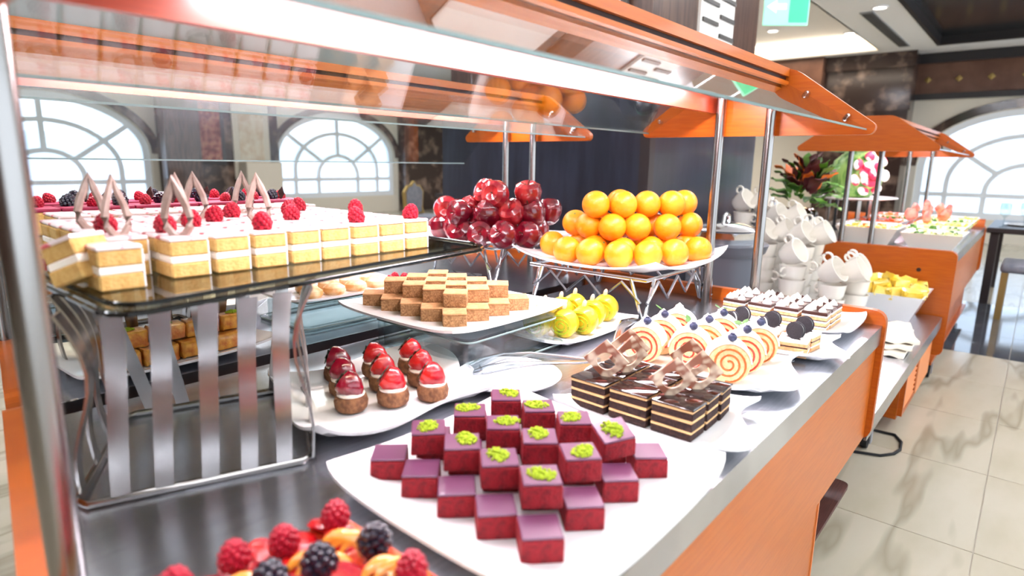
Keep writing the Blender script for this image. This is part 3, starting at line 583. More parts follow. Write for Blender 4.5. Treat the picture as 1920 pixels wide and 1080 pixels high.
# ---- berry cakes behind
BS = .052
B1 = G().rbox(BS*1.9, BS, .034, .003, 2).mesh('sponge', 'yellow_sponge'); B2 = G().rbox(BS*1.92, BS*1.02, .006, .002, 2).mesh('jelly', 'raspberry_dark', True)
LEAFCH = G().prism([(0, -.001), (.006, .008), (.003, .02), (-.004, .012)], -.0012, .0012, 'xz').mesh('chocolate_leaf', 'choc_dark')
for j in range(2):
    for i in range(5):
        x = .215+i*.101; y = 1.15+j*.1; z = .2012
        t = thing('berry_cake', f'berry-topped sponge slice, {ORD[i]} from left in the {"front" if j == 0 else "back"} row', 'cake', (x, y, z), 0, 'berry sponge slices')
        part('sponge', B1, None, t); part('jelly', B2, None, t, loc=(0, 0, .034))
        for k in range(3):
            xx = x-.032+k*.031+random.uniform(-.004, .004); yy = y+random.uniform(-.014, .014); w = f'{["left end", "middle", "right end"][k]} of the {ORD[i]} {"front" if j == 0 else "back"} berry slice'
            if (k+i+j) % 2: blackb(xx, yy, z+.0398, 'blackberry at the '+w, 1.0, random.uniform(-.4, .4))
            else: rasp(xx, yy, z+.0398, 'raspberry at the '+w, .95, random.uniform(-.6, .6))
        solo('chocolate_leaf', f'dark chocolate leaf on the {ORD[i]} {"front" if j == 0 else "back"} berry slice', 'chocolate', LEAFCH, None, (x+.013, y-.008, z+.0395), random.uniform(-1, 1), group='chocolate leaves', sc=1.25)
# ---- diamond stacks
def steps(i, j):
    if i == 0 and j == 0: return 'frontmost of all'
    n = ['', 'one', 'two', 'three', 'four']
    return ' and '.join(q for q in ((n[i]+' right' if i else ''), (n[j]+' left' if j else '')) if q)+' of the frontmost'
rw, rh = .0345, .0235
RCUBE = G().rbox(rw, rw, rh-.002, .0012, 1, jit=.0006).mesh('sponge', 'red_sponge'); RTOP = G().rbox(rw-.0004, rw-.0004, .0024, .0008, 1).mesh('glaze', 'sky_tinted_glaze')
def crumbs(n=110, r=.0125):
    g = G()
    for k in range(n):
        d = r*math.sqrt(random.random()); a = random.uniform(0, 6.3); s = random.uniform(.0009, .0017)
        g.ell((d*math.cos(a)*1.1, d*math.sin(a)*.8, s*.6+.0045*max(0, 1-(d/r)**1.3)*random.random()), s, s, s, 5, 3)
    g.ell((0, 0, 0), r*.75, r*.55, .003, 8, 4); return g
CRUMB = [crumbs().mesh('pistachio_crumbs', 'pistachio') for _ in range(4)]
def redcube(x, y, z, rz, label, green, **k):
    t = thing('red_velvet_cube', label, 'cake', (x, y, z), rz, 'red velvet cubes', **k)
    part('sponge', RCUBE, None, t); part('glaze', RTOP, None, t, loc=(0, 0, rh-.0022))
    if green: part('pistachio_crumbs', random.choice(CRUMB), None, t, loc=(random.uniform(-.004, .004), random.uniform(-.004, .004), rh), rot=(0, 0, random.uniform(0, 3)), kind='stuff')
for i in range(4):
    for j in range(5):
        if i in (1, 2) and j in (1, 2, 3): pass
        redcube(.360+.0605*i, .272+.0485*j, .0055, -PI/4+random.uniform(-.05, .05), f'plain red velvet cube, bottom layer, {steps(i, j)}', False)
for i in range(3):
    for j in range(4):
        kw = dict(rx=.22, ry=-.12) if (i, j) == (2, 0) else {}
        redcube(.392+.0605*i, .297+.0485*j, .0055+rh+.0004+(.004 if kw else 0), -PI/4+random.uniform(-.06, .06)+(.25 if kw else 0), f'pistachio-topped red velvet cube, {steps(i, j)}', True, **kw)
bw, bh = .0385, .0235
BCUBE = [G().rbox(bw, bw, bh-.003, .0014, 1, jit=.0009).mesh('crumb', 'brownie') for _ in range(3)]; BTOP = G().rbox(bw+.0006, bw+.0006, .0036, .0012, 1, jit=.0005).mesh('crust', 'brownie_top')
def brownie(x, y, z, lb):
    t = thing('brownie_square', lb, 'brownie', (x, y, z), -PI/4+random.uniform(-.07, .07), 'brownie squares'); part('crumb', random.choice(BCUBE), None, t); part('crust', BTOP, None, t, loc=(0, 0, bh-.0034))
for i in range(4):
    for j in range(5): brownie(.668+.052*i, .688+.052*j, .0612, f'brownie square, bottom layer, {steps(i, j)}')
for i in range(3):
    for j in range(4): brownie(.696+.052*i, .714+.052*j, .0612+bh+.0005, f'brownie square, upper layer, {steps(i, j)}')
for k, (x, y) in enumerate([(.775, 1.02), (.79, 1.005), (.80, 1.02), (.83, 1.04), (.84, 1.02)]): rasp(x, y, .064, f'{["leftmost", "second", "third", "fourth", "rightmost"][k]} pink raspberry on the plate behind the brownies')
# ---- strawberry tartlets
TBASE = G().lathe([(.0, 0), (.017, 0), (.0205, .004), (.0215, .012), (.0195, .0195), (.014, .021), (0, .021)], 18).mesh('pastry_shell', 'tart_base', True)
CRM = G().lathe([(0, .018), (.017, .0185), (.018, .022), (.012, .0255), (0, .026)], 18).mesh('custard', 'cream', True)
SB = G(); SB.lathe([(0, -.016), (.006, -.0135), (.0125, -.005), (.0150, .004), (.0135, .0105), (.007, .0135), (0, .014)], 16); SBM = SB.mesh('strawberry', 'strawberry', True); SBD = SB.mesh('strawberry', 'strawberry_dark', True)
CAL = G()
for k in range(6): CAL.prism([(0, -.0015), (.006, -.003), (.011, 0), (.006, .003)], .0135, .0145, 'xy', 0, Matrix.Rotation(k*PI/3, 4, 'Z'))
CALM = CAL.mesh('leaf_cap', 'leaf_dark')
names = ['front', 'middle', 'back']; cols = ['left', 'centre', 'right']
for c in range(3):
    for r in range(3):
        x = .428+.048*c+.026*r; y = .630-.024*c+.052*r
        t = thing('strawberry_tartlet', f'{names[r]} strawberry tartlet in the {cols[c]} column of the wavy plate', 'tartlet', (x, y, .0075), random.uniform(-.4, .2), 'strawberry tartlets')
        part('pastry_shell', TBASE, None, t); part('custard', CRM, None, t)
        s = part('strawberry', SBM, None, t, loc=(0, -.001, .0315), rot=(-PI/2+.45+random.uniform(-.2, .2), 0, random.uniform(.2, .9)), sc=1.15); s.data = SBD if c == 0 else s.data; part('leaf_cap', CALM, None, s)
# ---- chocolate layer cakes
def layers(w, d, spec):
    g = G(); z = 0
    for h, m in spec: g.rbox(w, d, h, .0008, 1, m, z0=z, jit=.0005); z += h
    return g
cm = ['choc_dark', 'choc_cream', 'choc_glaze']
CH = [layers(.036, .052, [(.0085, 0), (.0035, 1), (.0095, 0), (.0035, 1), (.0085, 0), (.004, 1)]).mesh('cake_layers', cm) for _ in range(2)]; CG = G().rbox(.037, .053, .0022, .001, 2, jit=.0008).mesh('glaze', 'choc_glaze', True)
PLQ = G(); n = 24; ou = []; 
for k in range(n):
    a = 2*PI*k/n; s = .021/max(abs(math.cos(a)), abs(math.sin(a))); ou.append((s*math.cos(a), s*math.sin(a)))
PLQ.ring(ou, arc(.001, -.001, .0125, .0125, 0, 2*PI*(n-1)/n, n-1), -.0012, .0012, 'xz'); PLQM = PLQ.mesh('chocolate_plaque', 'choc_marble')
for i in range(3):
    for j in range(3):
        x, y = .652+.0405*i, .291+.0585*j
        t = thing('chocolate_cake', f'glazed chocolate layer cake, {["front", "middle", "back"][i]} row, {["nearest the counter edge", "in the middle", "nearest the tongs"][j]}', 'cake', (x, y, .0062), random.uniform(-.06, .06), 'chocolate layer cakes')
        part('cake_layers', random.choice(CH), None, t); part('glaze', CG, None, t, loc=(0, 0, .0373))
for k, (x, y, rz, tilt, lb) in enumerate([(.655, .302, -.55, .75, 'front'), (.70, .288, -.7, .4, 'right-hand'), (.66, .398, -1.0, .5, 'left-hand'), (.695, .385, -.35, .5, 'middle'), (.73, .405, -.8, .5, 'back'), (.742, .318, -1.25, .45, 'far right')]):
    solo('chocolate_plaque', lb+' marbled chocolate plaque with a round hole', 'chocolate', PLQM, None, (x, y, .0062+.0393+.024), rz, group='marbled chocolate plaques', rx=tilt*.5, ry=PI/4)
# ---- swiss rolls
def spiral(r0, r1, turns, n=60): return [((r0+(r1-r0)*i/n)*math.cos(turns*2*PI*i/n), (r0+(r1-r0)*i/n)*math.sin(turns*2*PI*i/n)*.92) for i in range(n+1)]
RR = .0305; LEN = .036
ROLL = G().lathe([(0, -LEN/2), (RR*.93, -LEN/2), (RR, -LEN/2+.002), (RR, LEN/2-.002), (RR*.93, LEN/2), (0, LEN/2)], 30, M=Matrix.Rotation(PI/2, 4, 'Y')).mesh('sponge', 'roll_sponge', True)
COAT = G()
ca = arc(0, 0, RR+.0022, RR+.0022, .1, PI-.1, 18); ci = arc(0, 0, RR, RR, .1, PI-.1, 18)
for k in range(18): COAT.prism([ca[k], ca[k+1], ci[k+1], ci[k]], -LEN/2-.001, LEN/2+.001, 'yz')
COATM = COAT.mesh('cream_coat', 'cream_white', True)
SPR = G().tube([(-LEN/2-.0003, a, b) for a, b in spiral(.004, RR*.9, 2.6)], .0016, 5).mesh('jam_spiral', 'jam', True); SPO = G().tube([(-LEN/2-.0003, a, b) for a, b in spiral(.004, RR*.9, 2.6)], .0016, 5).mesh('jam_spiral', 'jam_orange', True)
SWIRL = G().lathe([(0, 0), (.009, 0), (.010, .003), (.007, .006), (.007, .008), (.003, .011), (0, .014)], 14).mesh('cream_swirl', 'cream_white', True)
BLUE = G().ell((0, 0, 0), .0066, .0066, .0058, 14, 10).lathe([(.0032, .0048), (.0034, .0062), (.0022, .0062), (.0018, .005)], 10, cap=False).mesh('blueberry', 'blueberry', True)
MINT = G().prism([(0, 0), (.004, .004), (.004, .009), (0, .014), (-.004, .009), (-.004, .004)], 0, .0008).prism([(0, 0), (.004, .004), (.004, .009), (0, .014), (-.004, .009), (-.004, .004)], 0, .0008, M=Matrix.Rotation(1.9, 4, 'Z') @ Matrix.Rotation(.4, 4, 'X')).mesh('mint_leaf', 'leaf')
for j in range(3):
    for i in range(3):
        x = .870+.060*i+(.02 if j == 1 else 0); y = .317+.0685*j
        w = f'{["front", "middle", "back"][i]} of the {["right", "centre", "left"][j]} row'
        t = thing('swiss_roll', 'cream-coated jam swiss roll, '+w, 'cake', (x, y, .0062+RR*.985), .42+random.uniform(-.08, .08)-.06*j, 'jam swiss rolls')
        part('sponge', ROLL, None, t); part('cream_coat', COATM, None, t); part('jam_spiral', SPR if (i+j) % 2 or j == 2 else SPO, None, t, rot=(random.uniform(0, 1.2), 0, 0)); part('cream_swirl', SWIRL, None, t, loc=(0, 0, RR+.002))
        zt_ = .0062+RR*.985+RR
        if not (i == 2 and j == 2): solo('blueberry', 'blueberry on the swiss roll at the '+w, 'blueberry', BLUE, None, (x-.009, y-.007, zt_+.0085), random.uniform(0, 6), group='blueberries on the swiss rolls', smooth=True)
        if (i+j) % 2: solo('mint_leaf', 'mint sprig on the swiss roll at the '+w, 'leaf', MINT, None, (x+.010, y+.008, zt_+.010), random.uniform(0, 6), group='mint sprigs', rx=.6)
# ---- cookie-topped slices
OM = ['cream_white', 'coffee_sponge', 'opera_top']
OC = layers(.040, .046, [(.007, 1), (.003, 0), (.006, 1), (.0022, 2), (.006, 1), (.006, 0)]).mesh('cake_layers', OM)
OREO = G().lathe([(0, -.0052), (.0135, -.0052), (.0148, -.0045), (.0148, -.0018), (.0135, -.0016)], 24, cap=False, M=Matrix.Rotation(PI/2, 4, 'Y')).lathe([(.0135, .0016), (.0148, .0018), (.0148, .0045), (.0135, .0052), (0, .0052)], 24, cap=False, M=Matrix.Rotation(PI/2, 4, 'Y')).mesh('wafer', 'cookie_black', True)
OCR = G().lathe([(0, -.0017), (.0132, -.0017), (.0132, .0017), (0, .0017)], 24, M=Matrix.Rotation(PI/2, 4, 'Y')).mesh('cream_filling', 'cream_white', True)
for j in range(3):
    for i in range(2):
        x, y = 1.075+.052*i, .282+.054*j; w = f'{["front", "back"][i]} slice, {["right", "middle", "left"][j]} row'
        t = thing('cookie_slice', f'pale layered cookie-topped cream slice, {["front", "back"][i]} of the {["right", "middle", "left"][j]} row', 'cake', (x, y, .0062), random.uniform(-.2, .2), 'cookie-topped cream slices')
        part('cake_layers', OC, None, t); part('cream_swirl', SWIRL, None, t, loc=(.006, .002, .0300)); part('drizzle', G().tube([(-.015, -.01, .0305), (-.004, .012, .0308), (.004, -.012, .0308), (.015, .01, .0305)], .0012, 5), 'opera_top', t)
        k = solo('sandwich_cookie', 'black sandwich cookie standing on the '+w, 'cookie', OREO, None, (x-.010, y-.003, .0062+.0302+.0142), random.uniform(-.9, -.2), group='black sandwich cookies'); part('cream_filling', OCR, None, k)
# ---- layered cream slices on the far plate
PC = layers(.037, .046, [(.006, 1), (.004, 0), (.001, 2), (.006, 1), (.004, 0), (.001, 2), (.006, 1), (.004, 0), (.006, 2)]).mesh('cake_layers', OM)
PK = G().lathe([(0, 0), (.009, 0), (.0085, .004), (.004, .009), (0, .013)], 10).mesh('piped_cream', 'cream', True)
for i in range(3):
    for j in range(4):
        x, y = 1.275+.042*i, .300+.052*j
        t = thing('cream_slice', f'striped cream slice with piped peaks, {["front", "middle", "back"][i]} row, {ORD[j]} from the right', 'cake', (x, y, .0065), random.uniform(-.05, .05), 'striped cream slices')
        part('cake_layers', PC, None, t)
        for a, b in ((-.008, -.012), (.006, .010), (-.007, .013)): part('piped_cream', PK, None, t, loc=(a, b, .038), rot=(0, 0, random.uniform(0, 3)), sc=random.uniform(.8, 1.1))
        part('chocolate_shard', G().box(-.012, .012, -.0008, .0008, 0, .007, M=T(.004, -.002, .038, .6, .5)), 'opera_top', t)
# ---- pistachio rolls
PRO = G().lathe([(0, -.011), (.018, -.011), (.0205, -.008), (.0205, .008), (.018, .011), (0, .011)], 22, M=Matrix.Rotation(PI/2, 4, 'Y')).mesh('roll', 'pistroll', True)
PSP = G().tube([(-.0113, a, b) for a, b in spiral(.003, .0175, 2.3, 40)], .0011, 5).mesh('spiral', 'pistachio', True); ALM = G().ell((0, 0, 0), .0042, .0035, .0075, 10, 7).mesh('almond', 'almond', True)
for k, (x, y, rz) in enumerate([(.985, .632, .3), (.932, .615, .1), (.890, .630, .15), (.860, .668, .1), (.912, .692, .0), (.962, .690, .1), (1.01, .690, .0), (1.045, .640, .2)]):
    lb = ['nearest the right end of the plate', 'second from the right in front', 'third from the right in front', 'at the left front', 'at the back left', 'second along the back', 'third along the back', 'at the back right'][k]
    t = thing('pistachio_roll', 'yellow pistachio roll slice with an almond, '+lb, 'pastry', (x, y, .0062+.0205*1.28), rz, 'yellow pistachio rolls'); part('roll', PRO, None, t, rot=(0, -.2 if k else 0, 0), sc=1.28); part('spiral', PSP, None, t, rot=(0, -.2 if k else 0, 0), sc=1.28); part('almond', ALM, None, t, loc=(0, 0, .0305), rot=(.2, 0, 0), sc=1.2)
    part('pistachio_crumbs', CRUMB[k % 4], None, t, loc=(0, 0, .025), sc=.45, kind='stuff')
# ---- baklava, buns, fried pastries
BK = [G().rbox(.05, .03, .026, .004, 2, jit=.0015).mesh('pastry', 'baklava', True) for _ in range(3)]
for k in range(12):
    x = .28+.053*(k % 4)+(.018 if (k//4) == 2 else 0); y = [.99, 1.03, 1.008][k//4]; z = .0122+(.0265 if k//4 == 2 else 0)
    if k//4 == 2: y += .0
    t = thing('baklava', f'golden baklava piece, {ORD[k % 4]} from left in the {["front", "back", "upper"][k//4]} row', 'pastry', (x, y, z), random.uniform(-.12, .12), 'baklava pieces'); part('pastry', random.choice(BK), None, t)
    if k//4: part('pistachio_crumbs', random.choice(CRUMB), None, t, loc=(0, 0, .026), sc=.8, kind='stuff')
BUN = G().lathe([(0, 0), (.018, 0), (.022, .006), (.021, .013), (.012, .019), (0, .020)], 16).mesh('cream_bun', 'puff', True)
for k in range(8): solo('cream_bun', f'pale baked cream bun, {ORD[k % 4]} from left in the {"front" if k < 4 else "back"} row', 'bun', BUN, None, (.615+.05*(k % 4)+(.02 if k > 3 else 0), 1.02+(.05 if k > 3 else 0), .0632), random.uniform(0, 6), group='cream buns')
FRI = [G().ell((0, 0, .018), .03, .022, .018, 10, 7, jit=.16).mesh('fried_pastry', 'caramel', True) for _ in range(2)]
for k in range(8): solo('fried_pastry', f'caramel fried pastry, {ORD[k % 4]} from left in the {"front" if k < 4 else "upper"} row', 'pastry', FRI[k % 2], None, (.175+.055*(k % 4), 1.36+(.0 if k < 4 else .015), .066+(0 if k < 4 else .032)), random.uniform(0, 6), group='fried pastries')
for k in range(3): solo('melon_slice', ['left', 'middle', 'right'][k]+' pale melon slice on the glass platter', 'fruit', G().prism(arc(0, 0, .045, .045, PI*.1, PI*.9, 10)+arc(0, .012, .028, .022, PI*.9, PI*.1, 10), 0, .018), 'melon' if k else 'mango', (.90+.075*k, 1.10, .0265), .3*k, group='melon slices')
# ---- fruit tart in the foreground
t = thing('fruit_tart', 'glazed fruit tart with berries and peach slices in the foreground', 'tart', (0, 0, .0055))
part('pastry_shell', G().rbox(.185, .2, .024, .006, 2, M=T(.167, .300, 0)), 'yellow_sponge', t, True)
part('custard', G().rbox(.178, .193, .010, .004, 2, M=T(.167, .300, .0225)), 'fruit_glaze', t, True)
SLI = G().tube([(.030*math.cos(a), .030*math.sin(a), .008*math.sin((a-.3)*1.25)) for a in [.3+2.5*i/12 for i in range(13)]], [.001+.0075*math.sin(PI*min(max(i/12, .04), .96)) for i in range(13)], 8, flat=(1.1, .8)).mesh('peach_slice', 'peach', True)
SLS = G().lathe([(0, -.004), (.013, -.003), (.017, 0), (.013, .004), (0, .005)], 14).mesh('strawberry_slice', 'strawberry', True)
for x, y, rz in ((.228, .358, -.9), (.200, .352, -.7), (.160, .362, -.6), (.232, .308, -.5), (.190, .312, -.9)):
    for q in range(3): part('peach_slice', SLI, None, t, loc=(x-.010+q*.006, y-.012-q*.006, .0325-.001*q), rot=(.5, .1, rz+.1*q), sc=.55)
for k in range(34):
    x, y = .092+.024*(k % 7)+random.uniform(-.005, .005), .392-.036*(k//7)+random.uniform(-.006, .006)
    part('strawberry_slice', SLS, None, t, loc=(x, y, .0335), rot=(random.uniform(-.5, .5), random.uniform(-.5, .5), random.uniform(0, 3)), sc=(1.05, .8, 1))
for k, (x, y) in enumerate([(.238, .377), (.196, .377), (.164, .386), (.124, .386), (.236, .285)]): rasp(x, y, .044, ['raspberry at the far corner of the foreground tart', 'second raspberry from the far corner of the foreground tart', 'third raspberry along the left edge of the foreground tart', 'raspberry nearest the lower left on the foreground tart', 'raspberry on the right edge of the foreground tart'][k], 1.12, random.uniform(-.2, .2))
for k, (x, y) in enumerate([(.240, .332), (.198, .336), (.167, .345)]): blackb(x, y, .043, ['right-hand', 'middle', 'left-hand'][k]+' blackberry on the foreground tart', 1.1, random.uniform(-.4, .4))

# ================================================================== FRUIT PILES
ORA = G().ell((0, 0, 0), .0318, .0318, .0308, 28, 18).mesh('orange', 'orange_skin', True); NAV = G().lathe([(0, .0308), (.0022, .0312), (.003, .0304)], 10, cap=False).mesh('navel', 'leaf', True)
zb = .090+.0055+.0308
rows = [('bottom', zb, [(1.187, .881), (1.132, .800), (1.132, .738), (1.150, .676), (1.195, .630), (1.262, .600), (1.352, .585), (1.25, .84), (1.195, .765), (1.21, .70), (1.265, .66), (1.33, .65), (1.39, .63), (1.265, .775), (1.33, .72)]),
        ('middle', zb+.0515, [(1.235, .850), (1.205, .790), (1.205, .728), (1.250, .690), (1.310, .645), (1.395, .63), (1.27, .80), (1.28, .745), (1.34, .70)]),
        ('top', zb+.102, [(1.195, .768), (1.235, .720), (1.290, .762), (1.30, .695), (1.345, .655), (1.40, .65)])]
for nm, z, pts in rows:
    vis = sorted(pts, key=lambda p: math.atan2(p[1], p[0]), reverse=True)
    for k, (x, y) in enumerate(vis):
        o = solo('orange', f'ripe orange in the {nm} layer of the pile, {ORD[k] if k < 12 else ["thirteenth", "fourteenth", "fifteenth"][k-12]} from the left', 'orange', ORA, None, (x, y, z+random.uniform(-.001, .001)), random.uniform(0, 6), group='oranges on the platter', rx=random.uniform(-1.2, 1.2))
        part('navel', NAV, None, o)
AP = G().lathe([(0, -.026), (.006, -.029), (.013, -.0295), (.022, -.022), (.031, -.004), (.0335, .010), (.029, .024), (.018, .0305), (.008, .0285), (0, .0235)], 24).mesh('apple', 'apple_skin', True)
AP2 = G().lathe([(0, -.026), (.006, -.029), (.013, -.0295), (.022, -.022), (.031, -.004), (.0335, .010), (.029, .024), (.018, .0305), (.008, .0285), (0, .0235)], 24).mesh('apple', 'apple_red', True)
STM = G().tube([(0, 0, .023), (.001, 0, .03), (.004, 0, .037)], .0012, 6).mesh('stem', 'stem'); STK = G().lathe([(0, .0011), (.006, .0007), (.0062, 0)], 12).mesh('fruit_sticker', 'sticker')
za = .104+.0055+.030
rows = [('bottom', za, [(1.15, 1.235), (1.115, 1.12), (1.112, 1.050), (1.128, .985), (1.19, .955), (1.15, 1.175), (1.18, 1.11), (1.19, 1.03), (1.26, .99), (1.26, 1.07), (1.25, 1.15), (1.22, 1.22)]),
        ('middle', za+.050, [(1.175, 1.24), (1.118, 1.125), (1.19, 1.165), (1.145, 1.055), (1.185, 1.010), (1.225, .975), (1.27, 1.01), (1.32, .995), (1.24, 1.09)]),
        ('top', za+.098, [(1.215, 1.120), (1.165, 1.045), (1.235, 1.0)])]
for nm, z, pts in rows:
    vis = sorted(pts, key=lambda p: math.atan2(p[1], p[0]), reverse=True)
    for k, (x, y) in enumerate(vis):
        o = solo('apple', f'glossy red apple in the {nm} layer of the pile, {ORD[k]} from the left', 'apple', random.choice((AP, AP, AP2)), None, (x, y, z+random.uniform(-.001, .001)), random.uniform(-2.4, -.4), group='apples on the platter', sc=1.08, rx=random.choice((.3, 1.0, 1.4, -.5))+random.uniform(-.2, .2))
        part('stem', STM, None, o)
        if k % 3 == 0: part('fruit_sticker', STK, None, o, loc=(0, -.0332, .008), rot=(PI/2, 0, 0))
# ---- tongs
def tongs(label, loc, rz, L=.2, op=.02):
    t = thing('serving_tongs', label, 'tongs', loc, rz, 'clear plastic tongs')
    for s in (-1, 1):
        pts = [(0, 0, .008), (L*.2, s*op*.5, .012), (L*.5, s*op, .018), (L*.72, s*op*1.1, .018), (L*.9, s*op*.9, .012), (L, s*op*.6, .006)]
        part('arm', G().tube(pts, [.006, .007, .008, .014, .017, .010], 8, flat=(1, .3)), 'clear_plastic', t, True)
        part('arm_edge', G().tube([(x, y+s*.006, z+.002) for x, y, z in pts], .0013, 5), 'chrome', t, True)
    part('spring_bend', G().tube([(0, -.004, .008), (-.008, 0, .010), (0, .004, .008)], .0045, 8), 'clear_plastic', t, True)
    for q in range(4): part('tooth', G().box(L*.93, L*.94, -.012+q*.007, -.009+q*.007, .004, .010), 'clear_plastic', t)
tongs('clear plastic tongs resting on the small round plate', (.775, .49, .010), math.radians(143), .19)
tongs('clear plastic tongs leaning between the roll plate and pistachio rolls', (.84, .488, .014), math.radians(14), .21, .024)

# ================================================================== CUPS, KETTLES AND BOWLS ON THE LOW CART
CUP = G().lathe([(0, 0), (.026, 0), (.030, .004), (.040, .030), (.0445, .062), (.046, .066), (.0435, .066), (.038, .032), (.027, .008), (0, .007)], 28, cap=False).mesh('bowl', 'ceramic_warm', True)
HAN = G().tube([(.050+.015*math.cos(a), 0, .044+.015*math.sin(a)) for a in [2*PI*k/14 for k in range(14)]], .0042, 8, closed=True).mesh('handle', 'ceramic_warm', True)
SAU = G().lathe([(0, 0), (.034, 0), (.066, .012), (.068, .014), (.065, .0145), (.034, .004), (0, .004)], 32, cap=False).mesh('saucer', 'ceramic_warm', True)
for k in range(9): solo('saucer', f'white saucer in the stack beside the mango bowl, {ORD[k]} from the bottom', 'saucer', SAU, None, (2.30, .635, zt+k*.0105), group='stacked saucers')
stacks = [('on the saucers', 2.30, .635, zt+.098, 2, 1), ('nearest the camera', 2.29, .50, zt, 3, 2), ('beside the mango bowl', 2.43, .455, zt, 3, 1), ('behind the saucers', 2.46, .655, zt, 5, 2), ('next to the near kettle', 2.44, .785, zt, 5, 2), ('in the rear row, right', 2.62, .66, zt, 5, 1), ('in the rear row, middle', 2.62, .80, zt, 6, 2), ('in the rear row, left', 2.63, .945, zt, 7, 2)]
for nm, x, y, z, n, lean in stacks:
    for k in range(n):
        t = thing('soup_cup', f'white handled cup {ORD[k]} from the bottom of the stack {nm}', 'cup', (x, y, z+k*.050), random.choice((1.2, -1.9, .4, 2.6))+random.uniform(-.3, .3), 'white handled soup cups')
        part('bowl', CUP, None, t); part('handle', HAN, None, t)
    zz = z+(n-1)*.050+.066
    for k in range(lean):
        t = thing('soup_cup', f'{["nearer", "farther"][k]} white cup lying tilted on top of the stack {nm}', 'cup', (x-.025+.055*k, y+.03-.055*k, zz+.028), -1.75+.15*k, 'white handled soup cups', ry=1.05)
        part('bowl', CUP, None, t); part('handle', HAN, None, t, rot=(0, 0, PI))
def kettle(label, x, y, z0, h, r):
    t = thing('soup_kettle', label, 'kettle', (x, y, z0), group='grey soup kettles')
    part('body', G().lathe([(0, 0), (r*.86, 0), (r*.88, .02), (r*.84, h-.05), (r*.86, h-.03), (0, h-.03)], 32), 'grey_plastic', t, True)
    part('rim', G().lathe([(r*.8, h-.045), (r*.95, h-.03), (r*1.02, h-.006), (r*.96, h), (r*.75, h), (r*.75, h-.03)], 32, cap=False), 'grey_plastic', t, True)
    part('pan', G().lathe([(r*.5, h-.01), (r*.76, h-.002), (r*.78, h+.03), (r*.8, h+.034), (r*.74, h+.034)], 36, cap=False), 'chrome', t, True)
    l = part('lid', G().lathe([(r*.78, h+.036), (r*.72, h+.044), (r*.35, h+.056), (0, h+.058)], 32, cap=False), 'chrome', t, True)
    part('lid_handle', G().tube([(-.022, 0, h+.055), (-.018, 0, h+.075), (0, 0, h+.082), (.018, 0, h+.075), (.022, 0, h+.055)], .006, 8), 'chrome', l, True)
kettle('grey soup kettle with a steel lid right behind the oranges', 1.83, .71, zt, .335, .125)
kettle('grey soup kettle with a steel lid behind the cup stacks', 2.72, .86, zt, .34, .11)
def bowl4(label, x, y, z, a, b, h, m='ceramic', name='square_bowl', grp='tapered serving bowls', tp=.68):
    o = [(-a, -b), (a, -b), (a, b), (-a, b)]; i = [(-a+.006, -b+.006), (a-.006, -b+.006), (a-.006, b-.006), (-a+.006, b-.006)]
    vs = [(p[0]*tp, p[1]*tp, 0) for p in o]+[(p[0], p[1], h) for p in o]+[(p[0], p[1], h) for p in i]+[(p[0]*tp, p[1]*tp, .006) for p in i]
    fs = [(3, 2, 1, 0), (12, 13, 14, 15)]
    for k in range(4):
        j = (k+1) % 4
        for q in range(3): fs.append((q*4+k, q*4+j, q*4+4+j, q*4+4+k))
    return solo(name, label, 'bowl', G().add(vs, fs), m, (x, y, z), group=grp)
bowl4('white tapered bowl of mango chunks on the low cart', 2.69, .395, zt, .135, .135, .105)
CHK = [G().rbox(.042, .034, .028, .006, 2, jit=.004).mesh('mango_chunk', 'mango', True) for _ in range(4)]
k = 0
for i in range(5):
    for j in range(5):
        x, y = 2.59+.05*i+random.uniform(-.008, .008), .305+.046*j+random.uniform(-.008, .008); d = max(abs(i-2), abs(j-2))
        solo('mango_chunk', f'yellow mango chunk, {ORD[j]} from the right in the {ORD[i]} row of the bowl', 'mango', CHK[k % 4], None, (x, y, zt+.086+.022*(2-d)*.8+random.uniform(0, .012)), random.uniform(0, 3), group='mango chunks', rx=random.uniform(-.6, .6), ry=random.uniform(-.5, .5), sc=1.42); k += 1
solo('mango_filling', 'yellow mango heap filling the tapered bowl', 'mango', G().ell((0, 0, 0), .094, .094, .042, 20, 10, jit=.06), 'mango', (2.69, .395, zt+.072), kind='stuff')
for k in range(3): solo('folded_napkin', ['bottom', 'middle', 'top'][k]+' folded cream napkin on the low cart', 'napkin', G().sheet(lambda s, q: (.13*s, .075*q, .012+.006*math.sin(3*s+k)*q+.003*math.sin(9*q)), 12, 12, .01), 'napkin', (2.22+.02*k, .315, zt+k*.016), .12*k, group='folded cream napkins', smooth=True)

# ================================================================== SALAD CART
bowl4('beige tapered salad bowl at the right front of the far cart', 3.03, .305, 0, .13, .105, .065, 'ceramic_warm')
bowl4('beige tapered salad bowl left of the other on the far cart', 3.03, .535, 0, .13, .115, .075, 'ceramic_warm')
names = ['orange and white', 'green', 'pale', 'yellow', 'mixed']
SAL = [G().ell((0, 0, 0), .012, .009, .006, 6, 4).mesh('x', k) for k in ('petal_orange', 'lettuce', 'melon', 'mango')]
def salad(label, x, y, z, a, b, cols, n=50):
    g = G()
    g.box(-a, a, -b, b, -.02, .002, 0)
    for k in range(n): g.ell((random.uniform(-a, a), random.uniform(-b, b), random.uniform(.0, .012)), random.uniform(.008, .016), random.uniform(.006, .012), random.uniform(.004, .008), 6, 4, random.randrange(len(cols)))
    solo('salad', label, 'salad', g, cols, (x, y, z), kind='stuff', smooth=True)
salad('chopped green salad in the right front beige bowl', 3.03, .305, .053, .105, .085, ['melon', 'lettuce', 'ceramic_warm'])
salad('orange and yellow salad in the left beige bowl', 3.03, .535, .064, .105, .095, ['mango', 'petal_orange', 'melon'])
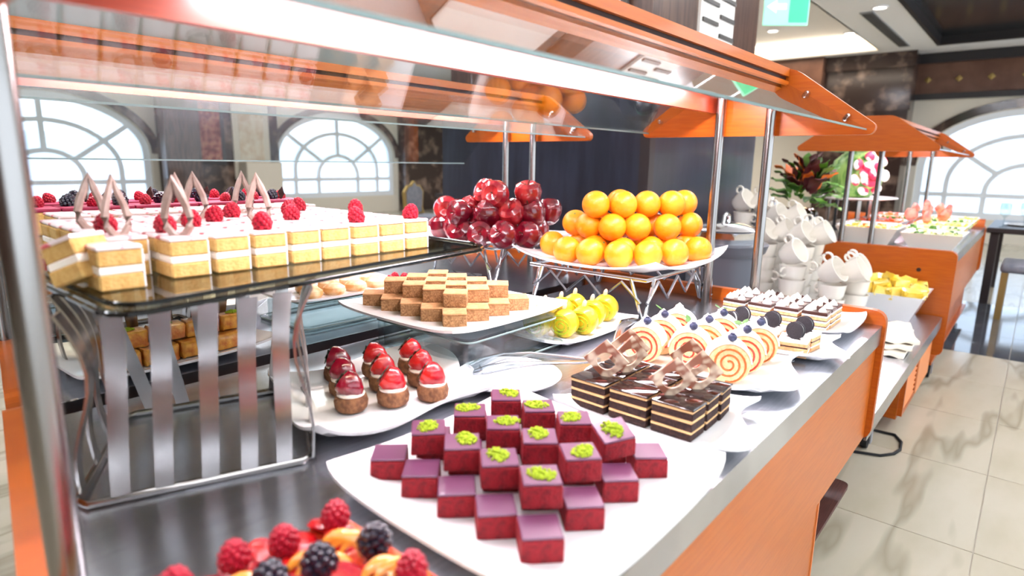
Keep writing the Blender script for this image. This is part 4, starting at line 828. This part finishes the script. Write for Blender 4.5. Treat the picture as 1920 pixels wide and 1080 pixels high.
for k in range(8):
    x = 3.30+.27*(k//2); y = .34 if k % 2 == 0 else .60
    bowl4(f'white salad bowl, {ORD[k//2]} behind the beige bowls in the {"right" if k % 2 == 0 else "left"} row', x, y, 0, .12, .11, .06, 'ceramic', grp='white salad bowls')
    salad(f'salad in the {ORD[k//2]} white bowl of the {"right" if k % 2 == 0 else "left"} row', x, y, .05, .1, .1, [['melon', 'lettuce'], ['pink_fruit', 'lettuce'], ['mango', 'melon'], ['petal_orange', 'pink_fruit']][k % 4], 36)
for k, (x, y) in enumerate([(3.55, .40), (3.62, .34), (3.72, .42), (3.8, .36), (3.5, .46)]):
    solo('garnish_flower', ['tallest', 'leftmost', 'front', 'back', 'smallest'][k]+' pink fruit garnish rising over the salad bowls', 'garnish', G().ell((0, 0, .03), .03, .02, .03, 10, 6, jit=.2).ell((.02, .01, .06), .02, .015, .025, 8, 6, jit=.2), 'pink_fruit', (x, y, .06+.01*(k % 3)), k*1.3, group='pink fruit garnishes', smooth=True)
# watermelon on a slatted stand
t = thing('slatted_stand', 'pale slatted stand under the carved watermelon', 'stand', (3.62, .74, 0))
part('ring_base', G().tube([(.11*math.cos(a), .11*math.sin(a), .005) for a in [2*PI*k/20 for k in range(20)]], .005, 6, closed=True), 'brushed', t, True)
for k in range(14):
    a = 2*PI*k/14; part('slat', G().box(-.008, .008, -.002, .002, .005, .155, M=T(.12*math.cos(a), .12*math.sin(a), 0, a+PI/2)), 'brushed', t)
part('top', G().lathe([(0, .155), (.14, .155), (.2, .165), (.2, .17), (.14, .162), (0, .162)], 32, cap=False), 'ceramic', t, True)
t = thing('carved_watermelon', 'carved watermelon with a red and white flower face', 'watermelon', (3.62, .74, .1625))
part('rind', G().lathe([(0, 0), (.07, .006), (.115, .06), (.125, .12), (.11, .19), (.06, .235), (0, .245)], 28), 'melon_rind', t, True)
for q in range(3):
    for k in range(7 if q else 1):
        n = 6+q; a = 2*PI*k/7+q*.4; rr = [0, .04, .08][q]; M_ = T(0, 0, .125) @ Matrix.Rotation(-2.35, 4, 'Z') @ T(.128-.011*q, rr*math.cos(a), rr*math.sin(a)*1.1, 0, a, -.2)
        part('carved_petal', G().ell((0, 0, 0), .012, .024, .03, 10, 6, M=M_), 'melon_white', t, True)
# leafy flower arrangement
t = thing('flower_arrangement', 'lettuce and orange lily arrangement in a dark vase', 'flowers', (3.08, .84, 0))
part('vase', G().lathe([(0, 0), (.06, 0), (.08, .04), (.07, .11), (.05, .13), (.045, .13), (0, .12)], 24), 'choc_glaze', t, True)
LF = {m: G().sheet(lambda s, q: (.022*s*(1-q*q)*1.0+.002*s, .05*(q+1), .016*math.sin(PI*(q+1)*.5)+.006*math.sin(6*q)*s), 4, 8, .0015).mesh('leaf' if m == 'lettuce' else 'petal', m, True) for m in ('lettuce', 'petal_orange', 'petal_dark')}
for k in range(60):
    th = random.uniform(.1, 1.75); a = random.uniform(0, 2*PI); m = random.choice(('lettuce', 'lettuce', 'petal_orange', 'petal_dark', 'petal_dark')) if th < 1.1 else 'lettuce'
    r = .07; part('leaf' if m == 'lettuce' else 'petal', LF[m], None, t, loc=(r*math.sin(th)*math.cos(a), r*math.sin(th)*math.sin(a), .15+.10*math.cos(th)), rot=(PI/2-th, 0, a-PI/2), sc=random.uniform(.8, 1.5))
# ================================================================== DINING AREA
RK = .75
def chair(label, x, y, rz, group):
    t = thing('dining_chair', label, 'chair', (x, y, -ZR), rz, group)
    for sx in (-1, 1):
        part('leg', G().box(sx*.19-.02, sx*.19+.02, -.2, -.16, 0, .36), 'gold', t); part('leg', G().tube([(sx*.19, .18, 0), (sx*.19, .17, .38), (sx*.17, .22, .60)], .018, 6), 'gold', t, True)
    part('seat', G().rbox(.44, .42, .07, .025, 3, M=T(0, 0, .36)), 'chair_fabric', t, True)
    o = [(-.2, .42), (.2, .42), (.23, .72), (.15, .80), (.06, .81), (0, .86), (-.06, .81), (-.15, .80), (-.23, .72)]; i = [(p[0]*.82, .46+(p[1]-.42)*.84) for p in o]
    part('back_frame', G().ring(o, i, .20, .235, 'xz'), 'gold', t); part('back_pad', G().prism([(p[0]*.84, .455+(p[1]-.42)*.86) for p in o], .19, .225, 'xz'), 'chair_fabric', t)
ch = [('grey chair with a pointed back left of the rear window', 5.35, 6.0, .3), ('grey pointed chair under the middle of the second window', 5.2, 5.0, 2.9), ('grey pointed chair right of the window middle', 6.1, 5.5, 2.4), ('grey pointed chair in front of the second window, paired left', 5.35, 4.2, .2), ('grey pointed chair in front of the second window, paired right', 5.95, 4.35, -.2), ('gold-framed chair nearest the apples', 4.95, 3.35, 1.2), ('pale pointed chair beside the dark column', 6.5, 4.1, .1)]
for lb, x, y, r in ch: chair(lb, x, y, r, 'chairs by the windows')
def table(label, x, y, a, b, top='table_dark'):
    t = thing('dining_table', label, 'table', (x, y, -ZR)); part('top', G().rbox(2*a, 2*b, .045, .008, 1, M=T(0, 0, .60)), top, t)
    for sx in (-1, 1):
        for sy in (-1, 1): part('leg', G().box(sx*(a-.06)-.03, sx*(a-.06)+.03, sy*(b-.06)-.03, sy*(b-.06)+.03, 0, .60), 'table_dark', t)
table('dark dining table by the right window', 7.0, -.35, .55, .65); chair('grey chair with pale gold legs at the right picture edge', 6.05, -.06, PI, 'chairs at the right table')
table('dark dining table behind the grey chairs', 6.6, 6.4, .4, .4)
GLS = G().lathe([(0, 0), (.035, 0), (.036, .004), (.006, .01), (.005, .08), (.035, .11), (.04, .16), (.036, .2), (.034, .2), (.036, .15)], 16, cap=False).mesh('wine_glass', 'riser_glass', True)
for k in range(6): solo('wine_glass', f'clear wine glass on the right dining table, {ORD[k]} from the left', 'glass', GLS, None, (6.6+.12*(k % 2)+.05*k, .2-.13*k, -ZR+.645), group='wine glasses', smooth=True)
PLT = G().lathe([(0, 0), (.09, 0), (.13, .012), (.13, .016), (.09, .006), (0, .006)], 24, cap=False).mesh('dinner_plate', 'ceramic', True)
for k in range(3): solo('dinner_plate', ['left', 'middle', 'right'][k]+' white dinner plate on the right dining table', 'plate', PLT, None, (6.9+.1*k, .08-.34*k, -ZR+.645), group='dinner plates', smooth=True)
t = thing('bud_vase', 'small vase with a red flower on the right table', 'vase', (7.0, -.1, -ZR+.645)); part('glass_vase', G().lathe([(0, 0), (.03, 0), (.035, .05), (.015, .10), (.018, .14), (.014, .14)], 16, cap=False), 'riser_glass', t, True); part('flower', G().ell((0, 0, .24), .04, .04, .03, 10, 6, jit=.2), 'petal_orange', t, True); part('stalk', G().tube([(0, 0, .02), (0, 0, .23)], .004, 6), 'leaf', t)
